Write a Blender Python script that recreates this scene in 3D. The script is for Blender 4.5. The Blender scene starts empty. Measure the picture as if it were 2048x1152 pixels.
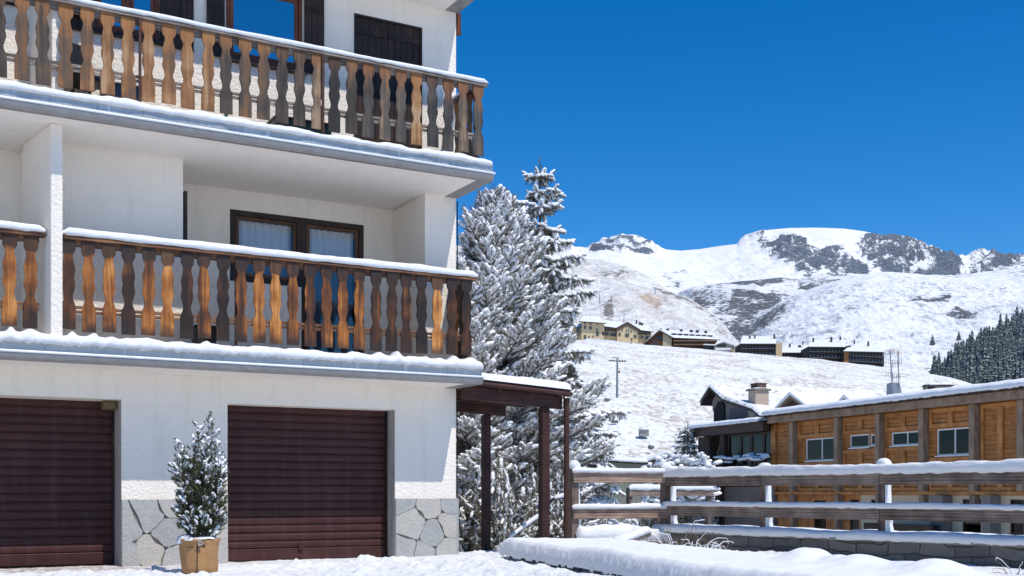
import bpy, math, random
import numpy as np
from mathutils import Vector, Matrix
R = math.radians
random.seed(7)
scene = bpy.context.scene
COL = scene.collection

# ------------------------------------------------------------------ camera, sky, sun, exposure
F, CX, HY, EYE = 2300.0, 1024.0, 985.0, 0.9          # focal length in photo pixels, centre column, horizon row, eye height
cam = bpy.data.cameras.new("camera")
cam_o = bpy.data.objects.new("camera", cam); COL.objects.link(cam_o)
cam.sensor_width = 36.0; cam.lens = 36.0 * F / 2048.0
cam.shift_y = (HY - 576.0) / 2048.0
cam.clip_start = 0.1; cam.clip_end = 30000
cam_o.location = (0, 0, EYE); cam_o.rotation_euler = (R(90), 0, 0)
scene.camera = cam_o

SUN = Vector((.778, -.709, 1.78)).normalized()
sl = bpy.data.lights.new("sun", 'SUN'); sl.energy = 4.3; sl.angle = R(0.53); sl.color = (1.0, .955, .885)
so = bpy.data.objects.new("sun", sl); COL.objects.link(so)
so.rotation_euler = SUN.to_track_quat('Z', 'Y').to_euler(); so.location = (10, -10, 30)
world = bpy.data.worlds.new("World"); scene.world = world; world.use_nodes = True
wn = world.node_tree; bg = wn.nodes["Background"]
sky = wn.nodes.new("ShaderNodeTexSky"); sky.sky_type = 'NISHITA'; sky.sun_disc = False
sky.sun_elevation = math.asin(SUN.z); sky.sun_rotation = math.atan2(SUN.x, SUN.y)
sky.altitude = 2100; sky.air_density = 0.95; sky.dust_density = 0.0; sky.ozone_density = 3.5
hs = wn.nodes.new("ShaderNodeHueSaturation"); hs.inputs['Hue'].default_value = 0.502; hs.inputs['Saturation'].default_value = 1.385; hs.inputs['Value'].default_value = 1.38
wn.links.new(sky.outputs[0], hs.inputs['Color']); wn.links.new(hs.outputs[0], bg.inputs[0])
bg.inputs[1].default_value = 0.115
scene.view_settings.view_transform = 'Standard'; scene.view_settings.look = 'None'
scene.view_settings.exposure = 0.0; scene.view_settings.gamma = 1.0
scene.cycles.max_bounces = 6; scene.cycles.diffuse_bounces = 4; scene.cycles.transparent_max_bounces = 8

# ------------------------------------------------------------------ small noise library (numpy)
def _hash(ix, iy, seed):
    h = (ix.astype(np.int64) * 374761393 + iy.astype(np.int64) * 668265263 + seed * 1442695041) & 0xffffffff
    h = ((h ^ (h >> 13)) * 1274126177) & 0xffffffff
    h = (h ^ (h >> 16)) & 0xffffffff
    return h / 4294967295.0
def vnoise(x, y, seed=0):
    x = np.asarray(x, float); y = np.asarray(y, float)
    ix = np.floor(x); iy = np.floor(y); fx = x - ix; fy = y - iy
    fx = fx * fx * fx * (fx * (fx * 6 - 15) + 10); fy = fy * fy * fy * (fy * (fy * 6 - 15) + 10)
    a = _hash(ix, iy, seed); b = _hash(ix + 1, iy, seed); c = _hash(ix, iy + 1, seed); d = _hash(ix + 1, iy + 1, seed)
    return (a + (b - a) * fx + (c - a) * fy + (a - b - c + d) * fx * fy) * 2 - 1
def fbm(x, y, seed=0, octv=5, gain=.5, lac=2.03):
    s = 0; amp = 1; tot = 0
    for k in range(octv):
        s = s + amp * vnoise(x + 13.7 * k, y - 7.1 * k, seed + k); tot += amp
        amp *= gain; x = x * lac; y = y * lac
    return s / tot
def ridged(x, y, seed=0, octv=5, gain=.5, lac=2.07):
    s = 0; amp = 1; tot = 0
    for k in range(octv):
        s = s + amp * (1 - np.abs(vnoise(x + 3.7 * k, y + 9.1 * k, seed + k))); tot += amp
        amp *= gain; x = x * lac; y = y * lac
    return s / tot
def sstep(a, b, x):
    t = np.clip((np.asarray(x, float) - a) / (b - a), 0, 1); return t * t * (3 - 2 * t)

# ------------------------------------------------------------------ mesh helpers
class MB:
    def __init__(self): self.v = []; self.f = []; self.m = []; self.c = []; self.col = None
    def add(self, verts, faces, mi=0):
        o = len(self.v); self.v.extend([tuple(p) for p in verts])
        for f in faces: self.f.append(tuple(i + o for i in f)); self.m.append(mi); self.c.append(self.col)
        return self
    def box(self, x0, x1, y0, y1, z0, z1, mi=0):
        return self.add([(x0,y0,z0),(x1,y0,z0),(x1,y1,z0),(x0,y1,z0),(x0,y0,z1),(x1,y0,z1),(x1,y1,z1),(x0,y1,z1)],
                        [(0,3,2,1),(4,5,6,7),(0,1,5,4),(1,2,6,5),(2,3,7,6),(3,0,4,7)], mi)
    def bar(self, a, b, w, h, mi=0, up=(0,0,1)):
        a = Vector(a); b = Vector(b); d = (b - a).normalized(); s = d.cross(Vector(up))
        if s.length < 1e-4: s = d.cross(Vector((1, 0, 0)))
        s.normalize(); t = s.cross(d).normalized(); s *= w / 2; t *= h / 2
        vs = [a - s - t, a + s - t, a + s + t, a - s + t, b - s - t, b + s - t, b + s + t, b - s + t]
        return self.add(vs, [(0,1,2,3),(7,6,5,4),(0,4,5,1),(1,5,6,2),(2,6,7,3),(3,7,4,0)], mi)
    def tube(self, pts, r, n=8, mi=0):
        pts = [Vector(p) for p in pts]; rr = r if isinstance(r, (list, tuple)) else [r] * len(pts)
        vs = []; k = len(pts)
        prev = None
        for i, p in enumerate(pts):
            d = (pts[min(i + 1, k - 1)] - pts[max(i - 1, 0)]).normalized()
            if prev is None:
                s = d.cross(Vector((0, 0, 1)))
                if s.length < .05: s = d.cross(Vector((1, 0, 0)))
            else: s = prev - d * prev.dot(d)
            s.normalize(); prev = s; t = d.cross(s)
            for j in range(n):
                a = 2 * math.pi * j / n; vs.append(p + (s * math.cos(a) + t * math.sin(a)) * rr[i])
        fs = [(i*n + j, i*n + (j+1) % n, (i+1)*n + (j+1) % n, (i+1)*n + j) for i in range(k - 1) for j in range(n)]
        fs += [tuple(range(n))[::-1], tuple((k-1)*n + j for j in range(n))]
        return self.add(vs, fs, mi)
    def prism(self, poly, lo, hi, axis='z', mi=0):
        """poly in the two other axes, extruded along axis from lo to hi"""
        def pt(p, h): return {'z': (p[0], p[1], h), 'y': (p[0], h, p[1]), 'x': (h, p[0], p[1])}[axis]
        n = len(poly); vs = [pt(p, lo) for p in poly] + [pt(p, hi) for p in poly]
        return self.add(vs, [tuple(range(n))[::-1], tuple(range(n, 2*n))] + [(i, (i+1) % n, n + (i+1) % n, n + i) for i in range(n)], mi)
    def build(self, name, mats, parent=None, bevel=0, smooth=False, recalc=True):
        me = bpy.data.meshes.new(name); me.from_pydata(self.v, [], self.f)
        for m in (mats if isinstance(mats, (list, tuple)) else [mats]): me.materials.append(m)
        if any(self.m): me.polygons.foreach_set("material_index", self.m)
        if any(c is not None for c in self.c):
            ca = me.color_attributes.new("tint", 'FLOAT_COLOR', 'CORNER')
            for p in me.polygons:
                c = self.c[p.index] or (.5, .5, .5)
                for li in p.loop_indices: ca.data[li].color = (*c, 1)
        if recalc:
            import bmesh
            bm = bmesh.new(); bm.from_mesh(me); bmesh.ops.recalc_face_normals(bm, faces=bm.faces); bm.to_mesh(me); bm.free()
        if smooth: me.polygons.foreach_set("use_smooth", [True] * len(me.polygons))
        o = bpy.data.objects.new(name, me); COL.objects.link(o)
        if parent: o.parent = parent
        if bevel:
            b = o.modifiers.new("bevel", 'BEVEL'); b.width = bevel; b.segments = 2; b.limit_method = 'ANGLE'; b.angle_limit = R(40)
        return o
def fast_mesh(name, V, Fc, mat, parent=None, smooth=True, attrs=None, tris=None):
    """V (n,3) array, Fc (m,4) or (m,3) int array"""
    me = bpy.data.meshes.new(name); V = np.ascontiguousarray(V, np.float32); Fc = np.ascontiguousarray(Fc, np.int32)
    k = Fc.shape[1]; m = len(Fc)
    me.vertices.add(len(V)); me.vertices.foreach_set("co", V.ravel())
    me.loops.add(m * k); me.loops.foreach_set("vertex_index", Fc.ravel())
    me.polygons.add(m); me.polygons.foreach_set("loop_start", np.arange(0, m * k, k, dtype=np.int32))
    me.update(calc_edges=True); me.validate()
    me.polygons.foreach_set("use_smooth", np.full(len(me.polygons), smooth, bool))
    for nm, arr in (attrs or {}).items():
        a = me.attributes.new(nm, 'FLOAT', 'POINT'); a.data.foreach_set("value", np.ascontiguousarray(arr, np.float32).ravel())
    for mm in (mat if isinstance(mat, (list, tuple)) else [mat]): me.materials.append(mm)
    o = bpy.data.objects.new(name, me); COL.objects.link(o)
    if parent: o.parent = parent
    return o
def grid_faces(nr, nc):
    i = np.arange(nr - 1)[:, None] * nc + np.arange(nc - 1)[None]
    return np.stack([i, i + 1, i + nc + 1, i + nc], -1).reshape(-1, 4)
def tag(o, label=None, cat=None, group=None, kind=None):
    if label: o['label'] = label
    if cat: o['category'] = cat
    if group: o['group'] = group
    if kind: o['kind'] = kind
    return o
def empty(name, loc=(0, 0, 0), rz=0, label=None, cat=None, group=None):
    o = bpy.data.objects.new(name, None); COL.objects.link(o); o.location = loc; o.rotation_euler = (0, 0, rz); o.empty_display_size = .2
    return tag(o, label, cat, group)
def copy_tree(o, parent=None):
    c = o.copy(); COL.objects.link(c); c.parent = parent
    for ch in list(o.children): copy_tree(ch, c)
    return c
class Fr:
    """a facade frame: u along the wall, v out of the wall, z up; local mesh coordinates are (u, -v, z)"""
    def __init__(s, ox, oy, ang):
        s.o = (ox, oy); s.ang = ang; s.d = (math.cos(ang), math.sin(ang)); s.n = (s.d[1], -s.d[0])
    def u(s, px, v=0):
        a = (px - CX) / F; ox = s.o[0] + v * s.n[0]; oy = s.o[1] + v * s.n[1]
        return (a * oy - ox) / (s.d[0] - a * s.d[1])
    def Y(s, u, v=0): return s.o[1] + u * s.d[1] + v * s.n[1]
    def z(s, py, u, v=0): return EYE + (HY - py) / F * s.Y(u, v)
    def W(s, u, v, z): return Vector((s.o[0] + u*s.d[0] + v*s.n[0], s.o[1] + u*s.d[1] + v*s.n[1], z))
    def loc(s, z=0): return (s.o[0], s.o[1], z)
def at(px, py, Y): return Vector(((px - CX) / F * Y, Y, EYE + (HY - py) / F * Y))

# ------------------------------------------------------------------ materials
class M_:
    pass
def mat(name):
    m = bpy.data.materials.new(name); m.use_nodes = True
    nt = m.node_tree; p = nt.nodes["Principled BSDF"]
    return m, nt, p
def N(nt, t, **k):
    n = nt.nodes.new(t)
    for a, b in k.items(): setattr(n, a, b)
    return n
def tc(nt, out='Object', scale=None):
    t = N(nt, "ShaderNodeTexCoord"); o = t.outputs[out]
    if scale is not None:
        mp = N(nt, "ShaderNodeMapping"); mp.inputs['Scale'].default_value = scale if isinstance(scale, tuple) else (scale,) * 3
        nt.links.new(o, mp.inputs[0]); o = mp.outputs[0]
    return o
def noise(nt, vec, sc, detail=4, rough=.55, dist=0):
    n = N(nt, "ShaderNodeTexNoise"); n.inputs['Scale'].default_value = sc; n.inputs['Detail'].default_value = detail
    n.inputs['Roughness'].default_value = rough; n.inputs['Distortion'].default_value = dist
    nt.links.new(vec, n.inputs['Vector']); return n.outputs['Fac']
def ramp(nt, fac, stops, interp='LINEAR'):
    r = N(nt, "ShaderNodeValToRGB"); r.color_ramp.interpolation = interp; el = r.color_ramp.elements
    while len(el) < len(stops): el.new(.5)
    for e, (p, c) in zip(el, stops):
        e.position = p; e.color = (*c, 1) if isinstance(c, tuple) else (c, c, c, 1)
    nt.links.new(fac, r.inputs[0]); return r.outputs[0]
def mixc(nt, fac, a, b, mode='MIX'):
    m = N(nt, "ShaderNodeMix", data_type='RGBA', blend_type=mode)
    for s, x in ((0, fac), (6, a), (7, b)):
        if isinstance(x, (int, float)): m.inputs[s].default_value = x
        elif isinstance(x, tuple): m.inputs[s].default_value = (*x, 1)
        else: nt.links.new(x, m.inputs[s])
    return m.outputs[2]
def math_(nt, op, a, b=None, clamp=False):
    m = N(nt, "ShaderNodeMath", operation=op, use_clamp=clamp)
    for s, x in ((0, a), (1, b)):
        if x is None: continue
        if isinstance(x, (int, float)): m.inputs[s].default_value = x
        else: nt.links.new(x, m.inputs[s])
    return m.outputs[0]
def bump(nt, p, h, strength=.5, dist=.01):
    b = N(nt, "ShaderNodeBump"); b.inputs['Strength'].default_value = strength; b.inputs['Distance'].default_value = dist
    nt.links.new(h, b.inputs['Height']); nt.links.new(b.outputs[0], p.inputs['Normal'])
def attr(nt, name, out='Fac'):
    a = N(nt, "ShaderNodeAttribute"); a.attribute_name = name; return a.outputs[out]

def m_stucco(name='white_stucco', col=(.87, .795, .70), sc=26, st=.42):
    m, nt, p = mat(name); v = tc(nt)
    n1 = noise(nt, v, sc, 5, .62); n2 = noise(nt, v, sc * .33, 3, .5, .6); n3 = noise(nt, v, .9, 4, .6)
    h = math_(nt, 'ADD', ramp(nt, n1, [(.35, 0.), (.62, 1.)]), math_(nt, 'MULTIPLY', n2, .8))
    v2 = tc(nt, 'Object', (5.5, 5.5, .5)); st2 = noise(nt, v2, 1, 4, .7)
    c = mixc(nt, ramp(nt, n3, [(.35, 0.), (.7, .5)]), col, (col[0] * .9, col[1] * .885, col[2] * .86))
    c = mixc(nt, ramp(nt, st2, [(.53, 0.), (.78, .5)]), c, (col[0] * .78, col[1] * .77, col[2] * .74))
    nt.links.new(c, p.inputs['Base Color']); p.inputs['Roughness'].default_value = .92
    bump(nt, p, h, st, .02); return m
def m_snow(name='snow', sc=14, st=.6, dist=.025, col=(.77, .775, .785)):
    m, nt, p = mat(name); v = tc(nt)
    n1 = noise(nt, v, sc, 6, .65); n2 = noise(nt, v, sc * 9, 3, .6)
    h = math_(nt, 'ADD', n1, math_(nt, 'MULTIPLY', n2, .25))
    nt.links.new(mixc(nt, n1, (col[0] * .95, col[1] * .95, col[2] * .955), col), p.inputs['Base Color'])
    p.inputs['Roughness'].default_value = .75; p.inputs['Specular IOR Level'].default_value = .25
    bump(nt, p, h, st, dist); return m
def m_plain(name, col, rough=.7, metal=0, var=.15, sc=8, bumpst=.1, stretch=None, spec=.4):
    m, nt, p = mat(name); v = tc(nt, 'Object', stretch)
    n1 = noise(nt, v, sc, 5, .6)
    a = tuple(c * (1 - var) for c in col); b = tuple(min(1, c * (1 + var)) for c in col)
    nt.links.new(mixc(nt, ramp(nt, n1, [(.3, 0.), (.7, 1.)]), a, b), p.inputs['Base Color'])
    p.inputs['Roughness'].default_value = rough; p.inputs['Metallic'].default_value = metal; p.inputs['Specular IOR Level'].default_value = spec
    if bumpst: bump(nt, p, n1, bumpst, .01)
    return m
def m_wood(name, stops, gs=(26, 26, 1.6), rand=.5, rough=.7, bs=.35, endz=None, sc=1.0, toptint=None):
    """grain stretched along local z (or whichever axis has the small scale); the piece's own random value picks its tone"""
    m, nt, p = mat(name); t = N(nt, "ShaderNodeTexCoord"); oi = N(nt, "ShaderNodeObjectInfo")
    add = N(nt, "ShaderNodeVectorMath", operation='ADD'); mul = N(nt, "ShaderNodeVectorMath", operation='SCALE')
    mul.inputs[0].default_value = (37.1, 11.3, 53.7); nt.links.new(oi.outputs['Random'], mul.inputs['Scale'])
    nt.links.new(t.outputs['Object'], add.inputs[0]); nt.links.new(mul.outputs[0], add.inputs[1])
    mp = N(nt, "ShaderNodeMapping"); mp.inputs['Scale'].default_value = gs; nt.links.new(add.outputs[0], mp.inputs[0])
    g = noise(nt, mp.outputs[0], sc, 6, .62, 1.2)
    wv = N(nt, "ShaderNodeTexWave"); wv.wave_type = 'RINGS'; wv.inputs['Scale'].default_value = .35; wv.inputs['Distortion'].default_value = 6
    wv.inputs['Detail'].default_value = 3; nt.links.new(mp.outputs[0], wv.inputs['Vector'])
    big = noise(nt, add.outputs[0], 3.2, 3, .5)
    f = math_(nt, 'ADD', math_(nt, 'MULTIPLY', g, .62), math_(nt, 'MULTIPLY', wv.outputs['Fac'], .20))
    f = math_(nt, 'ADD', f, math_(nt, 'MULTIPLY', math_(nt, 'SUBTRACT', big, .5), .75))
    f = math_(nt, 'ADD', f, math_(nt, 'ADD', math_(nt, 'MULTIPLY', oi.outputs['Random'], rand), .055 - rand * .5 + .03))
    c = ramp(nt, f, stops)
    if endz is not None:
        sp = N(nt, "ShaderNodeSeparateXYZ"); nt.links.new(t.outputs['Object'], sp.inputs[0])
        e = math_(nt, 'ADD', sp.outputs[2], math_(nt, 'MULTIPLY', big, .25))
        k = ramp(nt, math_(nt, 'DIVIDE', e, endz[1]), [(0, 1.), (.17, .75), (.26, 0.), (.98, 0.), (1.1, .85)])
        c = mixc(nt, k, c, endz[0])
    if toptint is not None:
        sp = N(nt, "ShaderNodeSeparateXYZ"); nt.links.new(t.outputs['Object'], sp.inputs[0])
        e = math_(nt, 'ADD', sp.outputs[2], math_(nt, 'MULTIPLY', math_(nt, 'SUBTRACT', g, .5), .9))
        c = mixc(nt, math_(nt, 'MULTIPLY', ramp(nt, e, [(.66, 0.), (.86, .8)]), ramp(nt, oi.outputs['Random'], [(.1, .3), (.5, 1.)])), c, toptint)
    nt.links.new(c, p.inputs['Base Color']); p.inputs['Roughness'].default_value = rough; p.inputs['Specular IOR Level'].default_value = .3
    bump(nt, p, math_(nt, 'ADD', g, math_(nt, 'MULTIPLY', wv.outputs['Fac'], .4)), bs, .006); return m
def m_glass(name, ior=1.5, refl=.3, clear=.6):
    m = bpy.data.materials.new(name); m.use_nodes = True; nt = m.node_tree; nt.nodes.clear()
    out = N(nt, "ShaderNodeOutputMaterial"); tr = N(nt, "ShaderNodeBsdfTransparent"); tr.inputs[0].default_value = (clear, clear * 1.03, clear * 1.06, 1)
    gl = N(nt, "ShaderNodeBsdfGlossy"); gl.inputs['Roughness'].default_value = .015; gl.inputs[0].default_value = (.92, .96, 1, 1)
    lw = N(nt, "ShaderNodeFresnel"); lw.inputs[0].default_value = ior
    f = math_(nt, 'ADD', lw.outputs[0], refl - .04, True)
    mx = N(nt, "ShaderNodeMixShader"); nt.links.new(f, mx.inputs[0]); nt.links.new(tr.outputs[0], mx.inputs[1]); nt.links.new(gl.outputs[0], mx.inputs[2])
    nt.links.new(mx.outputs[0], out.inputs[0]); return m

SNOW = m_snow()
SNOW_ROOF = m_snow('roof_snow', 3.0, .3, .05)
SNOW_TREE = m_snow('tree_snow', 20, .3, .02, (.87, .875, .885))
STUCCO = m_stucco()
SOFFIT = m_stucco('soffit_plaster', (.87, .81, .74), 40, .2)
W_BAL = m_wood('weathered_baluster_wood', [(.16, (.030, .025, .021)), (.34, (.060, .045, .036)), (.48, (.11, .070, .044)), (.60, (.18, .080, .034)), (.72, (.27, .13, .052)), (.88, (.38, .235, .125))],
               (30, 30, 1.3), .58, .68, .5, None, toptint=(.30, .125, .04))
W_BAL3 = m_wood('dark_grey_baluster_wood', [(.18, (.020, .018, .017)), (.40, (.046, .040, .036)), (.58, (.085, .072, .062)), (.72, (.14, .095, .06)), (.88, (.30, .20, .12))],
               (30, 30, 1.3), .50, .68, .5, None, toptint=(.24, .09, .028))
W_BAL2 = m_wood('oiled_baluster_wood', [(.24, (.020, .012, .009)), (.42, (.060, .024, .011)), (.56, (.17, .056, .014)), (.70, (.35, .125, .026)), (.86, (.55, .25, .07))],
                (30, 30, 1.3), .50, .55, .45, ((.03, .02, .016), 1.0))
W_RAIL = m_wood('handrail_wood', [(.25, (.04, .022, .014)), (.5, (.16, .07, .035)), (.75, (.30, .15, .07))], (1.6, 24, 24), .1, .6, .3)
W_RAILG = m_wood('grey_handrail_wood', [(.25, (.05, .04, .035)), (.5, (.17, .135, .11)), (.75, (.34, .29, .25))], (1.6, 24, 24), .1, .7, .3)
W_DARK = m_wood('dark_brown_wood', [(.25, (.012, .007, .006)), (.55, (.030, .016, .011)), (.8, (.055, .03, .02))], (24, 24, 1.6), .1, .5, .2)
W_FRAME = m_wood('red_brown_window_wood', [(.25, (.06, .018, .008)), (.55, (.135, .042, .018)), (.8, (.20, .075, .035))], (24, 24, 1.6), .1, .45, .15)
W_CARPORT = m_wood('maroon_stained_wood', [(.25, (.022, .008, .006)), (.55, (.055, .02, .016)), (.8, (.085, .035, .028))], (3, 20, 20), .1, .6, .2)
BLACKISH = m_plain('dark_interior', (.012, .012, .013), .9, 0, .2, 3, 0)  # shade of unlit rooms and recesses put into the colour
GLASS = m_glass('window_glass', refl=.42, clear=.55)
GLASS_L = m_glass('loggia_glass', refl=.07, clear=.85)
GLASS_D = m_glass('dark_window_glass', ior=1.22, refl=.045, clear=.4)
IRON = m_plain('rusty_iron', (.07, .03, .02), .6, .4, .4, 18, .1)

# ================================================================== THE APARTMENT BUILDING
BA = math.atan2(.4913, .8710)
B = Fr(-.789, 16.2, BA)
bld = empty('apartment_building', B.loc(), BA, 'white stucco apartment building with two wooden balconies above maroon garage doors', 'building')
Z1, Z2, Z3 = 2.37, 5.05, 7.66           # undersides of the slabs
ST = .22                                 # slab thickness
UL = -12.0                               # left end of the building

def wall_openings(mb, u0, u1, z0, z1, ops, v0, th):
    us = sorted({u0, u1, *[o[0] for o in ops], *[o[1] for o in ops]}); zs = sorted({z0, z1, *[o[2] for o in ops], *[o[3] for o in ops]})
    us = [u for u in us if u0 <= u <= u1]; zs = [z for z in zs if z0 <= z <= z1]
    def solid(i, j):
        if i < 0 or j < 0 or i >= len(us) - 1 or j >= len(zs) - 1: return False
        cu, cz = (us[i] + us[i+1]) / 2, (zs[j] + zs[j+1]) / 2
        return not any(o[0] < cu < o[1] and o[2] < cz < o[3] for o in ops)
    ya, yb = -v0, -v0 + th
    for i in range(len(us) - 1):
        for j in range(len(zs) - 1):
            if not solid(i, j): continue
            a, b, c, d = us[i], us[i+1], zs[j], zs[j+1]
            mb.add([(a, ya, c), (b, ya, c), (b, ya, d), (a, ya, d)], [(0, 1, 2, 3)]); mb.add([(a, yb, c), (b, yb, c), (b, yb, d), (a, yb, d)], [(3, 2, 1, 0)])
            if not solid(i-1, j): mb.add([(a, ya, c), (a, yb, c), (a, yb, d), (a, ya, d)], [(3, 2, 1, 0)])
            if not solid(i+1, j): mb.add([(b, ya, c), (b, yb, c), (b, yb, d), (b, ya, d)], [(0, 1, 2, 3)])
            if not solid(i, j-1): mb.add([(a, ya, c), (b, ya, c), (b, yb, c), (a, yb, c)], [(3, 2, 1, 0)])
            if not solid(i, j+1): mb.add([(a, ya, d), (b, ya, d), (b, yb, d), (a, yb, d)], [(0, 1, 2, 3)])

gA = (UL + .6, B.u(243)); gB = (B.u(455), B.u(790)); GT = 2.03
fin_u = (-5.44, -5.31)
lo0, lo1 = B.u(366), B.u(850)            # loggia opening on the middle floor
LD = 1.12
up = dict(win1=(B.u(186), B.u(318), 6.46, 7.42), win2=(B.u(452), B.u(604), 6.42, 7.40), door=(B.u(708), B.u(844), 5.27, 7.34))
w = MB()
wall_openings(w, UL, 0, 0, Z1 + .01, [(gA[0], gA[1], 0, GT), (gB[0], gB[1], 0, GT)], 0, .6)
wall_openings(w, UL, 0, Z1 + ST, Z2 + .01, [(UL, fin_u[0], Z1 + ST, Z2 + .01), (lo0, lo1, Z1 + ST, Z2 + .01)], 0, .3)
lw = (B.u(460, -LD), B.u(727, -LD)); lw_m = B.u(603, -LD)
lz_top = B.z(418, lw[0], -LD); lz_w = B.z(561, lw[0], -LD) 
wall_openings(w, lo0 - .3, lo1 + .25, Z1 + ST, Z2 + .01, [(lw[0], lw_m, lz_w, lz_top), (lw_m, lw[1], Z1 + ST, lz_top)], -LD, .25)
wall_openings(w, UL, fin_u[0] + .1, Z1 + ST, Z2 + .01, [], -.7, .25)
w.box(lo0 - .301, lo0, .29, LD + .05, Z1 + ST, Z2); w.box(lo1, lo1 + .25, .29, LD + .05, Z1 + ST, Z2)
w.box(-5.6, -5.3, .2, .9, Z1 + ST, Z2)
wall_openings(w, UL, 0, Z2 + .005, Z3 + .005, [up['win1'], up['win2'], up['door']], 0, .3)
w.box(UL, -.3, 8.7, 9, 0, Z3); w.box(-.3, 0, .31, 9, 0, Z3); w.box(UL, UL + .3, .61, 8.7, 0, Z3)
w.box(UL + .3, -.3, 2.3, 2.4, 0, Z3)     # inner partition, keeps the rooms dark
wall_o = w.build('wall', STUCCO, bld)
# near-black sheets stand in for the unlit rooms behind the openings
r_ = MB(); r_.box(UL + .3, -.31, 2.20, 2.29, Z2 + ST, Z3 - .02); r_.box(lo0 - .2, lo1 + .2, 2.20, 2.29, Z1 + ST, Z2 - .02); r_.build('dark_room_sheet', BLACKISH, bld)
# floor slabs (reach inside)
fl = MB(); fl.box(UL, -.002, .62, 8.9, Z1 + .012, Z1 + ST - .01); fl.box(UL, -.002, .32, 8.9, Z2 + .012, Z2 + ST - .01); fl.build('floor_slab', SOFFIT, bld)
# roof: overhanging slab with fascia above the top balcony
rf = MB(); rf.box(UL, -.005, -.78, 9.2, Z3, Z3 + .22); roof = rf.build('roof', SOFFIT, bld)
ZINC = m_plain('zinc_flashing', (.42, .42, .415), .42, .55, .10, 5, .05, (1, 1, .25))
nt = ZINC.node_tree; p = nt.nodes['Principled BSDF']; old = p.inputs['Base Color'].links[0].from_socket
dr = noise(nt, tc(nt, 'Object', (16, 16, .35)), 1, 4, .75); c = mixc(nt, ramp(nt, dr, [(.56, 0.), (.72, .75)]), old, (.66, .68, .70)); sx_ = N(nt, 'ShaderNodeSeparateXYZ'); nt.links.new(tc(nt), sx_.inputs[0]); fx_ = math_(nt, 'FRACT', math_(nt, 'DIVIDE', sx_.outputs[0], .5)); c = mixc(nt, ramp(nt, fx_, [(.0, .7), (.012, .7), (.02, 0.)]), c, (.2, .21, .22)); nt.links.new(c, p.inputs['Base Color'])
ZINC_D = m_plain('grey_gutter_metal', (.29, .285, .28), .5, .5, .12, 9, .05, (1, 1, 1))

def slab_edge(parent, b, z, uL, name='gutter'):
    """zinc flashing, lip painted white as a highlight and gutter bottom along the front and round the right end"""
    f = MB()
    f.box(uL, 0.02, -(b - .03), -(b - .06), z + .075, z + ST + .012)
    f.box(.003, .022, -(b - .06), -.02, z + .075, z + ST + .012)
    k = f.build('flashing', ZINC, parent)
    g = MB(); pr = [(-(b - .065), z + .075), (-b, z + .085), (-b - .004, z + .06), (-b + .012, z + .025), (-b + .05, z - .002), (-(b - .11), z - .004), (-(b - .11), z + .03)]
    g.prism(pr, uL, .03, 'x')
    g.box(.03, .036, -b + .03, 0, z - .002, z + .07)
    g.build(name, ZINC_D, parent, bevel=.003)
    e_ = MB(); e_.box(-.17, .028, -b + .05, -.002, z - .007, z - .001); e_.build('end_trim', ZINC_D, parent)
    l = MB(); l.tube([(uL, -b - .004, z + .092), (.035, -b - .004, z + .092)], .015, 8); l.tube([(.035, -b - .004, z + .092), (.035, -.0, z + .092)], .015, 8)
    l.build('gutter_lip', m_lip, parent, smooth=True)
m_lip = m_plain('highlight_gutter_lip', (.80, .81, .82), .4, .0, .05, 5, 0)  # white tone stands in for the highlight along the lip

def snow_loaf(a, b, wdt, h, nseg, seed, lipdrop=.0, amp=.3, ns=2.5, endtaper=.12, name='snow_cover', parent=None, mat_=None, m=14, jag=.0, peaks=None, under=0.0):
    """a rounded bank of settled snow between a and b (local coordinates), resting at their height"""
    a = Vector(a); b = Vector(b); L = (b - a).length; d = (b - a) / L; s = d.cross(Vector((0, 0, 1))).normalized()
    T = np.linspace(0, 1, nseg + 1) * L
    n1 = fbm(T * ns, T * 0 + 3.1, seed, 4); n2 = fbm(T * ns * 1.3, T * 0 + 9.4, seed + 50, 4); n3 = fbm(T * ns * 4, T * 0 + 5.4, seed + 90, 3)
    V = []
    for i, t in enumerate(T):
        e = min(1, min(t, L - t) / endtaper + .02); e = math.sqrt(max(0, 1 - (1 - e) ** 2))
        hh = h * (1 + amp * n1[i]) * (.25 + .75 * e); ww = wdt * (1 + amp * .35 * n2[i]) * (.55 + .45 * e)
        if peaks is not None:
            for (pt, ph, pw) in peaks: hh += ph * math.exp(-((t - pt) / pw) ** 2)
        lip = lipdrop * (1 + .9 * n3[i]) + jag * max(0, n3[i])
        c = a + d * t
        for j in range(m + 1):
            th = math.pi * j / m
            x = math.copysign(abs(math.cos(th)) ** .55, math.cos(th)) * ww / 2; z = math.sin(th) ** .6 * hh
            nz = float(vnoise(t * 9 + 40, j * .7, seed + 7)) * .06 * h
            if j == 0 or j == m: z -= lip + under
            V.append(c + s * (x + nz * .5) + Vector((0, 0, z + nz)))
    Fc = grid_faces(nseg + 1, m + 1)
    o = len(V); V = np.array(V)
    # underside
    und = [(i * (m + 1), (i + 1) * (m + 1), (i + 1) * (m + 1) + m, i * (m + 1) + m) for i in range(nseg)]
    Fc = np.vstack([Fc, np.array(und)])
    ob = fast_mesh(name, V, Fc, mat_ or SNOW, parent)
    return ob

# ---- slabs
def balcony(b, z, uL, label):
    s = MB(); s.box(uL, 0, -(b - .06), .30, z, z + ST)
    return s.build('balcony', SOFFIT, bld)
bal1 = balcony(.77, Z1, UL, ''); bal2 = balcony(1.07, Z2, UL, '')
bal1['label'] = 'lower balcony with orange brown boards'; bal2['label'] = 'upper balcony with weathered grey brown boards'
slab_edge(bal1, .77, Z1, UL); slab_edge(bal2, 1.07, Z2, UL)
slab_edge(roof, .80, Z3, UL)

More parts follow.
